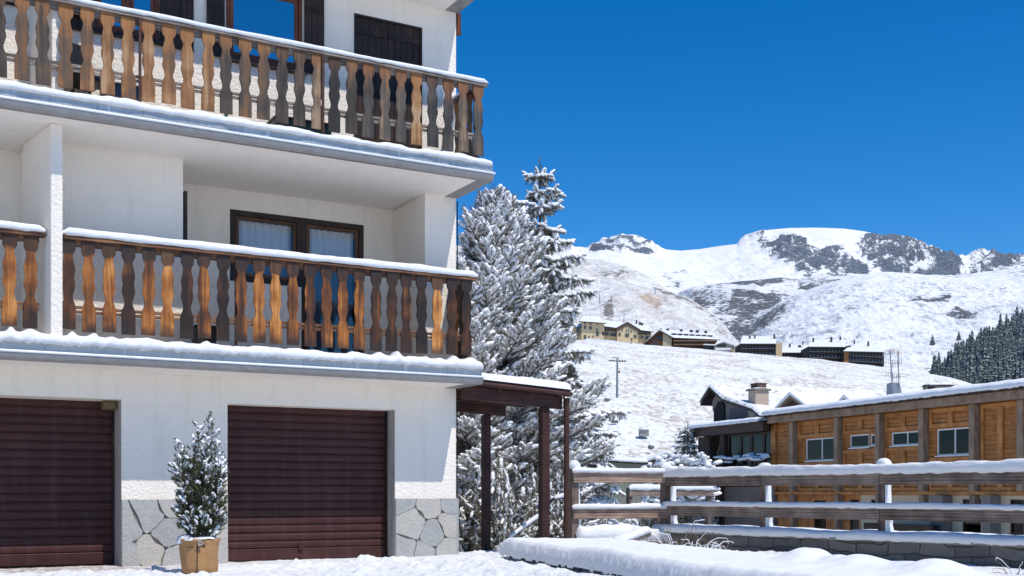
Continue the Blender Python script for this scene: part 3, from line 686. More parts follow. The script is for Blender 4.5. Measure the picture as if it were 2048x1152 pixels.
# ================================================================== GROUND
def interp(x, pts):
    xs = [p[0] for p in pts]; ys = [p[1] for p in pts]; return np.interp(x, xs, ys)
def zground(x, Y):
    """height of the snow near the building"""
    x = np.asarray(x, float); Y = np.asarray(Y, float)
    z = .035 * sstep(-2.2, -.3, x) * sstep(18, 15, Y)
    drop = sstep(20.5, 26, Y) * sstep(-4, 4, x) * 2.0 + sstep(17.2, 21, Y) * sstep(-6, -1, x) * .35 * (1 - sstep(3, 6, x)) * 1.0
    z = z - drop - .1 * sstep(1.2, 2.6, x - (16 - Y) * .3) * sstep(18, 15, Y) 
    z = z - 1.5 * sstep(30, 60, Y) * 0
    return z
def yard():
    ys = np.concatenate([np.linspace(-60, 7.5, 30), np.linspace(7.6, 19.2, 520), np.linspace(19.3, 66, 170)])
    xs = np.concatenate([np.linspace(-70, -8.2, 24), np.linspace(-8, 5, 560), np.linspace(5.1, 24, 110), np.linspace(25, 75, 20)])
    X, Yg = np.meshgrid(xs, ys); Z = zground(X, Yg)
    near = sstep(6, 8, Yg) * sstep(24, 18, Yg)
    # trampled snow: broken crust, clods, footprints
    tr = .03 * fbm(X * 1.1, Yg * 1.1, 3, 4) + .055 * (ridged(X * 3.2, Yg * 2.2, 8, 4) - .72) + .035 * np.maximum(0, fbm(X * 9, Yg * 6, 4, 3)) + .010 * vnoise(X * 26, Yg * 18, 6)
    rs = np.random.RandomState(4)
    cl = np.zeros_like(X)
    for k in range(260):
        cx, cy = rs.uniform(-7, 1.5), rs.uniform(10.5, 16.5); r = rs.uniform(.025, .09); h = r * rs.uniform(.25, .7)
        m = (np.abs(X - cx) < r * 2.2) & (np.abs(Yg - cy) < r * 2.2)
        d2 = ((X[m] - cx) ** 2 + (Yg[m] - cy) ** 2) / r ** 2; cl[m] = np.maximum(cl[m], h * np.exp(-d2 ** 1.5))
    for (cx, cy, r, h) in ((-1.87, 15.0, .22, .11), (-1.5, 15.1, .16, .05), (-3.2, 13.9, .2, .04), (-2.6, 14.0, .15, .05)):
        cl += h * np.exp(-(((X - cx) ** 2 + (Yg - cy) ** 2) / r ** 2) ** 1.3) * (1 + .3 * vnoise(X * 20, Yg * 20, 2))
    for k in range(70):                                             # footprints
        cx, cy = rs.uniform(-6, 1), rs.uniform(11, 15.5); r = rs.uniform(.08, .13)
        m = (np.abs(X - cx) < .4) & (np.abs(Yg - cy) < .4)
        cl[m] -= .038 * np.exp(-(((X[m] - cx) / r) ** 2 + ((Yg[m] - cy) / (r * 1.6)) ** 2) ** 2)
    far = (1 - near) * .06 * fbm(X * .5, Yg * .5, 12, 4)
    # facade: keep the threshold of the garages swept nearly clean
    vv = (X - B.o[0]) * B.n[0] + (Yg - B.o[1]) * B.n[1]; uuu = (X - B.o[0]) * B.d[0] + (Yg - B.o[1]) * B.d[1]
    sw = sstep(.75, .35, vv) * sstep(.3, -.1, uuu)
    Z = Z + near * (tr + cl) * (1 - .8 * sw) + far + .004
    bare = sstep(.9, .5, vv + .25 * fbm(X * 2, Yg * 2, 9, 3)) * sstep(-3.0, -4.2, uuu + .7 * fbm(X * 1.5, Yg * 1.5, 19, 3)) * near
    Z = np.where((uuu < .25) & (vv < -.3), Z - .3, Z)
    V = np.stack([X, Yg, Z], -1).reshape(-1, 3)
    o = fast_mesh('ground', V, grid_faces(len(ys), len(xs)), GROUND, attrs={'bare': bare.ravel()})
    tag(o, kind='structure')
GROUND, nt, p = mat('trampled_snow'); v_ = tc(nt); n1 = noise(nt, v_, 9, 6, .7); n2 = noise(nt, v_, 60, 3, .6); n3 = noise(nt, v_, 2.2, 4, .6)
c = mixc(nt, ramp(nt, n3, [(.35, 0.), (.7, 1.)]), (.70, .705, .72), (.765, .77, .78))
sp = noise(nt, v_, 5.5, 6, .8); c = mixc(nt, ramp(nt, sp, [(.66, 0.), (.72, .5)]), c, (.45, .38, .32))
c = mixc(nt, math_(nt, 'MULTIPLY', attr(nt, 'bare'), ramp(nt, n1, [(.42, 0.), (.56, .9)])), c, (.33, .24, .20))
nt.links.new(c, p.inputs['Base Color']); p.inputs['Roughness'].default_value = .7; p.inputs['Specular IOR Level'].default_value = .3
bump(nt, p, math_(nt, 'ADD', n1, math_(nt, 'MULTIPLY', n2, .3)), .9, .04)
yard()

# ---- far terrain --------------------------------------------------------------------------------
def m_terrain(name, sn=(.76, .765, .78), rock=(.13, .14, .16), rock2=(.24, .23, .22), specks=None, sc=1.0, stretch=(1, 1, 3), st=.8):
    m, nt, p = mat(name); v_ = tc(nt, 'Object', tuple(s * sc for s in stretch))
    n1 = noise(nt, v_, 1, 7, .68, .4); n2 = noise(nt, v_, 6, 5, .7, .3)
    rk = attr(nt, 'rock'); br = attr(nt, 'brown')
    rc = mixc(nt, ramp(nt, n2, [(.35, 0.), (.65, 1.)]), rock, rock2)
    f = math_(nt, 'ADD', rk, math_(nt, 'MULTIPLY', math_(nt, 'SUBTRACT', math_(nt, 'ADD', math_(nt, 'MULTIPLY', n1, .4), math_(nt, 'MULTIPLY', n2, .6)), .5), 4.4))
    c = mixc(nt, ramp(nt, f, [(.46, 0.), (.60, 1.)]), sn, rc)  # dark rock tone also stands in for blue shade on the slopes
    if specks:
        vs = tc(nt, 'Object', tuple(s * specks[0] for s in specks[4])); s1 = noise(nt, vs, 1, 6, .75, .6); s2 = noise(nt, vs, .12, 3, .5)
        k = math_(nt, 'ADD', s1, math_(nt, 'MULTIPLY', math_(nt, 'SUBTRACT', s2, .5), .35))
        c = mixc(nt, math_(nt, 'MULTIPLY', ramp(nt, k, [(specks[1], 0.), (specks[1] + .07, 1.)]), specks[3]), c, specks[2])
    fb = math_(nt, 'ADD', br, math_(nt, 'MULTIPLY', math_(nt, 'SUBTRACT', n2, .5), 1.5))
    c = mixc(nt, ramp(nt, fb, [(.45, 0.), (.75, .8)]), c, (.42, .29, .20))
    nt.links.new(c, p.inputs['Base Color']); p.inputs['Roughness'].default_value = .85; p.inputs['Specular IOR Level'].default_value = .15
    bump(nt, p, math_(nt, 'MULTIPLY', math_(nt, 'ADD', n1, math_(nt, 'MULTIPLY', n2, .6)), math_(nt, 'ADD', math_(nt, 'MULTIPLY', ramp(nt, f, [(.40, 0.), (.66, 1.)]), 1.6), .35)), st, .4 / sc); return m
def layer(name, px0, px1, nc, nr, crest, Yc, foot, Yf, g, disp, rockf, material, back=12, brownf=None, zf=None):
    px = np.linspace(px0, px1, nc); a = (px - CX) / F
    yc = interp(px, crest); Yc_ = interp(px, Yc) if isinstance(Yc, list) else np.full(nc, float(Yc))
    yf = interp(px, foot); t = np.linspace(0, 1, nr)[:, None]
    Yg = Yf + (Yc_ - Yf)[None] * t; X = a[None] * Yg
    wsm = int(nc * .06); ker = np.hanning(2 * wsm + 1); ker /= ker.sum(); ycs = np.convolve(np.pad(yc, wsm, 'edge'), ker, 'valid')
    ypx = yf[None] + (ycs - yf)[None] * t ** g + (yc - ycs)[None] * t ** 11
    Z = EYE + (HY - ypx) / F * Yg
    PX = np.broadcast_to(px[None], X.shape)
    d, = (disp(X, Yg, PX, ypx, t),)
    rk = rockf(X, Yg, PX, ypx, t) if rockf else np.zeros_like(X)
    br = brownf(X, Yg, PX, ypx, t) if brownf else np.zeros_like(X)
    Z = Z + d
    # back side falls away
    tb = np.linspace(0, 1, back + 1)[1:, None]; Yb = Yc_[None] + (Yc_ - Yf)[None] * .5 * tb
    Zb = Z[-1][None] - (Z[-1] - Z[0])[None] * tb * .8 - .5 * tb
    Xb = a[None] * Yb
    X = np.vstack([X, Xb]); Yg = np.vstack([Yg, Yb]); Z = np.vstack([Z, Zb]); ext = lambda q: np.vstack([q, np.repeat(q[-1:], back, 0)])
    V = np.stack([X, Yg, Z], -1).reshape(-1, 3)
    o = fast_mesh(name, V, grid_faces(nr + back, nc), material, attrs={'rock': ext(rk).ravel(), 'brown': ext(br).ravel()})
    tag(o, kind='structure'); return o
def blob(PX, PY, cx, cy, rx, ry, pw=2):
    return np.exp(-(((PX - cx) / rx) ** 2 + ((PY - cy) / ry) ** 2) ** (pw / 2))
def poly_mask(PX, PY, poly, soft=6):
    """signed soft mask of a polygon"""
    ins = np.zeros(PX.shape, bool); dist = np.full(PX.shape, 1e9); n = len(poly)
    for i in range(n):
        x1, y1 = poly[i]; x2, y2 = poly[(i + 1) % n]
        c = ((y1 > PY) != (y2 > PY)) & (PX < (x2 - x1) * (PY - y1) / (y2 - y1 + 1e-9) + x1); ins ^= c
        L2 = (x2-x1)**2 + (y2-y1)**2; tt = np.clip(((PX-x1)*(x2-x1) + (PY-y1)*(y2-y1)) / L2, 0, 1)
        dist = np.minimum(dist, np.hypot(PX - x1 - tt*(x2-x1), PY - y1 - tt*(y2-y1)))
    sd = np.where(ins, dist, -dist); return np.clip(.5 + sd / (2 * soft), 0, 1)

# meadow hill with the hotels on its crest
hill_crest = [(-600, 690), (900, 686), (1170, 686), (1300, 696), (1400, 702), (1480, 711), (1600, 721), (1700, 729), (1780, 739), (1850, 751), (1900, 760), (1960, 777), (2048, 805), (2200, 850), (2600, 900)]
HY_C = 440.0
def zhill(px, Y):
    t = np.clip((Y - 62) / (HY_C - 62), 0, 1); zc = EYE + (HY - interp(px, hill_crest)) / F * HY_C
    return -2.2 + (zc + 2.2) * t ** .93
def hill():
    px = np.linspace(200, 2700, 900); a = (px - CX) / F
    t = np.linspace(0, 1, 420) ** 1.6; Yg = (62 + (HY_C - 62) * t)[:, None] + 0 * px[None]; X = a[None] * Yg; Z = zhill(px[None], Yg)
    n = 1.1 * fbm(X * .03, Yg * .018, 5, 4) + .55 * fbm(X * .11, Yg * .07, 15, 5) + .25 * ridged(X * .3, Yg * .16, 25, 4)
    Z = Z + n * sstep(0, .12, t)[:, None] * (.35 + .65 * sstep(1, .85, t)[:, None])
    # benches across the slope
    PX = px[None] + 0 * Yg
    for (yc_, h, w) in ((150, 1.0, 10), (210, .9, 14), (300, 1.2, 18)):
        Z = Z + h * np.tanh((Yg - yc_ - 12 * fbm(X * .02, Yg * 0, int(yc_), 2)) / w * 2) * .5 * (1 - np.abs(t - .5))[:, None]
    tb = np.linspace(0, 1, 14)[1:, None]; Yb = HY_C + 160 * tb + 0 * px[None]; Zb = Z[-1][None] + tb * 3 - 12 * tb ** 2
    X = np.vstack([X, a[None] * Yb]); Yg = np.vstack([Yg, Yb]); Z = np.vstack([Z, Zb])
    V = np.stack([X, Yg, Z], -1).reshape(-1, 3); z0 = np.zeros(len(V))
    tag(fast_mesh('hillside', V, grid_faces(len(Z), 900), HILLM, attrs={'rock': z0, 'brown': z0}), kind='structure')
HILLM = m_terrain('snowy_meadow', (.74, .745, .755), (.2, .17, .13), (.25, .2, .16), specks=(1.1, .51, (.38, .30, .20), .75, (1.0, .34, 1.0)), sc=.25, stretch=(1, .5, 1), st=.35)
hill()

# brown slope on the left
def d_brown(X, Y, PX, PY, t):
    return (16 * fbm(X * .006, Y * .006, 41, 5) + 13 * (ridged(X * .016, Y * .012, 42, 5) - .6) + 3 * ridged(X * .06, Y * .04, 45, 3)) * sstep(0, .1, t) * (.25 + .75 * sstep(1, .9, t))
def r_brown(X, Y, PX, PY, t):
    r = -.40 + .26 * fbm(PX * .02, PY * .05, 43, 4)
    r += .85 * blob(PX, PY, 1235, 548, 60, 13) + .7 * blob(PX, PY, 1180, 530, 55, 12) + .8 * blob(PX, PY, 1295, 575, 40, 9)
    r += 1.1 * poly_mask(PX, PY, [(1205, 622), (1225, 610), (1232, 640), (1225, 652), (1212, 648)], 6)
    r += .8 * poly_mask(PX, PY, [(1300, 575), (1380, 590), (1430, 640), (1470, 700), (1440, 680), (1390, 640), (1320, 600)], 10)
    r += .5 * blob(PX, PY, 1350, 610, 40, 22) 
    return np.clip(r, -.5, .6)
def b_brown(X, Y, PX, PY, t):
    b = -.1 + .75 * blob(PX, PY, 1312, 622, 34, 15) + .6 * blob(PX, PY, 1285, 607, 28, 9) + .55 * blob(PX, PY, 1208, 572, 16, 9) + .45 * blob(PX, PY, 1240, 590, 40, 9) + .42 * blob(PX, PY, 1335, 640, 24, 9)
    b += .22 * sstep(535, 520, PY) + .2 * blob(PX, PY, 1180, 545, 90, 20)
    return np.clip(b + .12 * fbm(PX * .06, PY * .12, 44, 3), -.4, 1)
BROWNM = m_terrain('brown_grass_slope', (.69, .685, .68), (.13, .13, .14), (.30, .26, .23), specks=(.09, .46, (.38, .34, .30), .5, (1, 1, 1.5)), sc=.02, stretch=(1, 1, 2), st=.6)
layer('left_slope', 100, 1560, 860, 300, [(100, 560), (400, 500), (700, 470), (1000, 500), (1110, 505), (1135, 512), (1165, 520), (1200, 521), (1250, 532), (1290, 548), (1330, 578), (1380, 596), (1420, 625), (1450, 655), (1480, 694), (1510, 728), (1560, 790)],
      [(100, 1500), (1200, 1500), (1400, 1300), (1560, 1100)], [(100, 760), (1560, 800)], 600, .82, d_brown, r_brown, BROWNM, brownf=b_brown)

# big snowy slope on the right
def d_right(X, Y, PX, PY, t):
    return (28 * fbm(X * .0028, Y * .0026, 51, 5) + 22 * (ridged(X * .007, Y * .006, 52, 5) - .6) + 8 * ridged(X * .03, Y * .02, 53, 4) + 3 * ridged(X * .09, Y * .05, 55, 3)) * sstep(0, .1, t) * (.2 + .8 * sstep(1, .85, t))
def r_right(X, Y, PX, PY, t):
    r = -.42 + .34 * fbm(PX * .018, PY * .045, 54, 5)
    r += 1.0 * poly_mask(PX, PY, [(1890, 624), (1915, 612), (1955, 622), (1960, 634), (1935, 638), (1900, 634)], 5)
    r += .95 * poly_mask(PX, PY, [(1805, 610), (1830, 603), (1860, 606), (1900, 602), (1908, 612), (1870, 612), (1830, 614)], 4)
    r += .6 * blob(PX, PY, 1700, 620, 35, 8) + .8 * poly_mask(PX, PY, [(1500, 650), (1560, 628), (1600, 640), (1560, 655), (1510, 670)], 7)
    r += .9 * poly_mask(PX, PY, [(1470, 700), (1500, 655), (1560, 608), (1600, 590), (1575, 625), (1530, 660), (1500, 700)], 9) 
    r += .55 * blob(PX, PY, 1860, 740, 40, 18) + .5 * blob(PX, PY, 2020, 590, 40, 16) + .45 * blob(PX, PY, 1820, 700, 30, 14)
    return np.clip(r, -.5, .66)
def b_right(X, Y, PX, PY, t): return np.clip(-.2 + .5 * blob(PX, PY, 1830, 548, 90, 6) + .35 * blob(PX, PY, 1640, 575, 60, 8), -.4, 1)
RIGHTM = m_terrain('snowy_slope', (.75, .76, .785), (.095, .12, .155), (.22, .22, .23), specks=(.055, .54, (.27, .29, .33), .75, (1, .7, 1.5)), sc=.012, stretch=(1, 1, 2.5), st=.7)
layer('right_slope', 1420, 2500, 640, 320, [(1420, 760), (1455, 705), (1480, 670), (1520, 632), (1560, 605), (1600, 588), (1650, 570), (1700, 556), (1740, 548), (1790, 547), (1850, 550), (1900, 550), (1940, 545), (1990, 539), (2048, 534), (2200, 520), (2500, 500)],
      2500, [(1420, 800), (2500, 810)], 1300, .8, d_right, r_right, RIGHTM, brownf=b_right)

# rocky shelf in the middle
def d_mid(X, Y, PX, PY, t):
    st_ = 22 * np.tanh(3 * np.sin(PY * .16 + 1.5 * fbm(PX * .012, PY * .02, 63, 3))) * .5
    return (40 * fbm(X * .0022, Y * .002, 61, 5) + 30 * (ridged(X * .006, Y * .006, 62, 5) - .6) + st_) * sstep(0, .1, t) * (.25 + .75 * sstep(1, .85, t))
def r_mid(X, Y, PX, PY, t):
    r = .15 + .55 * fbm(PX * .016, PY * .05, 64, 5) + .16 * np.sin(PY * .22 + PX * .02 + 2 * fbm(PX * .01, PY * .02, 65, 3))
    r += .55 * poly_mask(PX, PY, [(1372, 590), (1400, 575), (1480, 562), (1560, 558), (1560, 572), (1480, 580), (1420, 592)], 7)
    r += .5 * poly_mask(PX + 16 * fbm(PX * .05, PY * .1, 68, 3), PY + 6 * fbm(PX * .06, PY * .1, 69, 3), [(1465, 612), (1550, 604), (1555, 609), (1500, 620), (1468, 620)], 3)  # shadow streak beneath the band, painted in the rock tone
    r += .4 * poly_mask(PX, PY, [(1590, 562), (1625, 556), (1690, 556), (1680, 566), (1640, 572), (1600, 575)], 5)
    r += .45 * poly_mask(PX, PY, [(1380, 610), (1450, 600), (1520, 620), (1520, 700), (1440, 720)], 15) + .3 * blob(PX, PY, 1420, 600, 40, 25)
    return np.clip(r, -.5, .68)
MIDM = m_terrain('rocky_shelf', (.75, .76, .785), (.12, .145, .185), (.30, .30, .305), sc=.010, stretch=(1, 1, 3.5), st=.8)
layer('rock_shelf', 1200, 1900, 500, 320, [(1200, 585), (1290, 590), (1340, 592), (1370, 584), (1400, 576), (1440, 566), (1480, 561), (1530, 556), (1560, 556), (1600, 558), (1640, 554), (1700, 550), (1760, 560), (1900, 600)],
      3400, [(1200, 760), (1900, 780)], 1400, .85, d_mid, r_mid, MIDM)

# the high ridge with its ice cap
ridge_line = [(100, 560), (350, 500), (600, 520), (900, 500), (1060, 486), (1095, 480), (1112, 477), (1130, 482), (1148, 492), (1165, 494), (1178, 496), (1186, 490), (1200, 482), (1222, 474), (1236, 470), (1244, 466), (1262, 470), (1282, 474), (1305, 482), (1318, 492), (1332, 498), (1360, 501), (1400, 498), (1440, 492), (1474, 488), (1480, 478), (1490, 470), (1510, 464), (1540, 459), (1580, 456), (1630, 456), (1690, 458), (1730, 463), (1760, 470), (1775, 470), (1800, 472), (1840, 483), (1855, 492), (1875, 500), (1895, 512), (1915, 520), (1928, 517), (1945, 509), (1960, 504), (1972, 504), (1990, 509), (2010, 517), (2030, 518), (2048, 517), (2120, 512), (2500, 500)]
ROCKP = [[(1498, 474), (1520, 468), (1532, 470), (1528, 480), (1545, 478), (1560, 474), (1585, 472), (1612, 478), (1625, 490), (1645, 494), (1668, 490), (1700, 498), (1712, 518), (1740, 535), (1760, 545), (1700, 545), (1640, 545), (1608, 545), (1575, 532), (1550, 518), (1545, 508), (1520, 496)],
         [(1712, 482), (1735, 476), (1762, 470), (1800, 472), (1840, 482), (1860, 495), (1885, 508), (1918, 520), (1930, 532), (1920, 548), (1860, 550), (1780, 546), (1745, 530), (1722, 510), (1718, 495)],
         [(1182, 494), (1200, 484), (1236, 470), (1262, 471), (1300, 482), (1318, 494), (1300, 500), (1262, 498), (1225, 502), (1196, 506), (1180, 506)],
         [(1060, 486), (1112, 477), (1140, 488), (1152, 500), (1120, 512), (1060, 512)],
         [(1930, 530), (1950, 512), (1965, 506), (1985, 512), (2010, 522), (2040, 522), (2100, 520), (2100, 545), (1930, 548)]]
def d_far(X, Y, PX, PY, t):
    rk = np.maximum.reduce([poly_mask(PX, PY, q, 12) for q in ROCKP])
    e = sstep(0, .08, t)
    edge = (.15 + .85 * sstep(1, .93, t))
    n = (35 * fbm(X * .0016, Y * .0012, 71, 4) + 26 * (ridged(X * .005, Y * .004, 73, 5) - .6) * sstep(490, 520, PY)) * edge + rk * (85 * (ridged(X * .006, Y * .008, 72, 6) - .55) + 24 * np.sin(PY * .55 + PX * .03 + 2 * fbm(PX * .02, PY * .03, 75, 3))) * (.28 + .72 * sstep(1, .96, t)) 
    n += (1 - rk) * 30 * (ridged(X * .0035, Y * .003, 73, 5) - .6) * edge * sstep(500, 540, PY)
    return n * e
def r_far(X, Y, PX, PY, t):
    jx = PX + 14 * fbm(PX * .05, PY * .09, 76, 4); jy = PY + 7 * fbm(PX * .06, PY * .1, 77, 4)
    k = np.stack([poly_mask(jx, jy, q, 5) for q in ROCKP]); w_ = np.array([1.2, 1.15, 1.05, .95, .85])[:, None, None]
    rk = (k * w_).max(0)
    rk = rk - .35 * (ridged(PX * .035, PY * .10, 78, 4) > .80) * 1.0 - .14 * np.sin(PY * .42 + PX * .06 + 3 * fbm(PX * .02, PY * .04, 79, 3))
    r = -.55 + rk*1.1 + .28 * k[2] * np.sin(PY * .85 + PX * .03 + 1.5 * fbm(PX * .03, PY * .05, 88, 3)) + .85 * sstep(505, 535, PY) * (1.3 * fbm(PX * .02, PY * .06, 74, 5) + .35) + np.minimum(0, .0) + .12 * fbm(PX * .02, PY * .05, 80, 4) - .12 * k[0]
    return np.clip(r, -.5, 1)
FARM = m_terrain('high_mountain', (.77, .775, .79), (.10, .135, .19), (.25, .285, .34), sc=.008, stretch=(1, 1, 2.2), st=.7)
layer('mountain_ridge', 100, 2500, 1500, 380, ridge_line, 6000, [(100, 640), (2500, 640)], 3600, .9, d_far, r_far, FARM)
# floor of the world far below, out to the horizon
m_ = MB(); m_.add([(-25000, -25000, -6), (25000, -25000, -6), (25000, 25000, -6), (-25000, 25000, -6)], [(0, 1, 2, 3)])
tag(m_.build('valley_floor', SNOW_ROOF), kind='structure')

# forest hill on the right
FH = [(1700, 800), (1800, 785), (1860, 762), (1900, 736), (1950, 703), (2000, 676), (2048, 658), (2150, 630), (2400, 600)]
def d_for(X, Y, PX, PY, t): return 6 * fbm(X * .01, Y * .01, 81, 4) * sstep(0, .1, t)
FORM = m_terrain('forest_floor', (.70, .74, .80), (.10, .11, .12), (.2, .2, .2), specks=(.15, .30, (.05, .065, .08), .95, (1, 1, 1)), sc=.03)
layer('forest_hill', 1700, 2400, 200, 120, FH, 1150, [(1700, 840), (2400, 840)], 640, .9, d_for, None, FORM)

# ================================================================== TREES
def m_needle(name, a, b, c_):
    m, nt, p = mat(name); g = N(nt, "ShaderNodeNewGeometry"); oi = N(nt, "ShaderNodeObjectInfo")
    n1 = noise(nt, tc(nt), 3.0, 4, .6); r = math_(nt, 'ADD', math_(nt, 'MULTIPLY', g.outputs['Random Per Island'], .6), math_(nt, 'MULTIPLY', n1, .4))
    c = ramp(nt, r, [(.15, a), (.5, b), (.85, c_)]); nt.links.new(c, p.inputs['Base Color'])
    p.inputs['Roughness'].default_value = .65; p.inputs['Specular IOR Level'].default_value = .25; return m
NEED_P = m_needle('pine_needles', (.06, .058, .042), (.16, .14, .105), (.40, .35, .27))
NEED_S = m_needle('spruce_needles', (.045, .052, .040), (.13, .125, .095), (.36, .33, .27))
NEED_Y = m_needle('potted_conifer_needles', (.022, .034, .014), (.055, .068, .030), (.12, .11, .045))
NEED_F = m_needle('forest_needles', (.045, .058, .055), (.10, .12, .115), (.26, .29, .285))
BARK = m_plain('bark', (.075, .055, .042), .9, 0, .4, 14, .5, (1, 1, .3))
TWIG = m_plain('dry_twig', (.22, .155, .10), .9, 0, .3, 12, .2)

def tmpl_needles(nspike, rad, seed, fwd=.8, w=.05):
    """unit bottlebrush twig along +X: thin spikes leaning forward from an axis"""
    rs = np.random.RandomState(seed); V = []; Fc = []
    for k in range(nspike):
        s = rs.uniform(0.02, .8); th = rs.uniform(0, 2 * math.pi); L = rs.uniform(.6, 1.1)
        d = np.array([fwd, math.cos(th) * 1.0, math.sin(th) * 1.0]); d /= np.linalg.norm(d)
        b = np.array([s, 0, 0]); side = np.cross(d, [rs.randn(), rs.randn(), rs.randn()]); side /= np.linalg.norm(side) + 1e-9
        ln = rad * L * 1.35; o = len(V)
        V += [b - side * w * .5, b + side * w * .5, b + d * ln]; Fc.append((o, o + 1, o + 2))
    V = np.array(V); return V, np.array(Fc)
def tmpl_snow(seed, rad, nl=6, nr=6):
    rs = np.random.RandomState(seed); V = []
    for i in range(nl + 1):
        s = i / nl; rr = rad * (math.sin(math.pi * (.06 + .88 * s)) ** .6) * rs.uniform(.8, 1.2)
        for j in range(nr):
            th = 2 * math.pi * j / nr; q = rr * rs.uniform(.8, 1.2)
            V.append((.02 + s * 1.0, math.cos(th) * q, rad * .35 + math.sin(th) * q * (.85 if math.sin(th) > 0 else .35)))
    Fc = []
    for i in range(nl):
        for j in range(nr): a = i*nr + j; b = i*nr + (j+1) % nr; Fc += [(a, b, b + nr), (a, b + nr, a + nr)]
    for j in range(1, nr - 1): Fc += [(0, j + 1, j), (nl*nr, nl*nr + j, nl*nr + j + 1)]
    return np.array(V), np.array(Fc)
def inst(templates, P, D, L, Wd, seed=0, roll=None):
    """copies of unit templates (along +X) at P pointing along D, length L and thickness scale Wd"""
    P = np.asarray(P, float); D = np.asarray(D, float); D = D / np.linalg.norm(D, axis=1, keepdims=True); L = np.asarray(L, float); Wd = np.asarray(Wd, float)
    up = np.array([0, 0, 1.]); S = np.cross(up[None], D); n = np.linalg.norm(S, axis=1, keepdims=True); S = np.where(n > .05, S / np.maximum(n, 1e-6), np.array([[0, 1., 0]])); U = np.cross(D, S)
    rs = np.random.RandomState(seed); pick = rs.randint(0, len(templates), len(P)); VV = []; FF = []; off = 0
    for k, (tv, tf) in enumerate(templates):
        m = pick == k
        if not m.any(): continue
        p, d, s, u, l, w_ = P[m], D[m], S[m], U[m], L[m], Wd[m]
        v = p[:, None] + tv[None, :, 0:1] * l[:, None, None] * d[:, None] + tv[None, :, 1:2] * w_[:, None, None] * s[:, None] + tv[None, :, 2:3] * w_[:, None, None] * u[:, None]
        nI = len(p); f = tf[None] + (np.arange(nI) * len(tv))[:, None, None] + off
        VV.append(v.reshape(-1, 3)); FF.append(f.reshape(-1, 3)); off += nI * len(tv)
    return np.vstack(VV), np.vstack(FF)
def bezier(p0, p1, p2, n): 
    t = np.linspace(0, 1, n)[:, None]; return (1-t)**2 * p0 + 2*(1-t)*t * p1 + t*t * p2

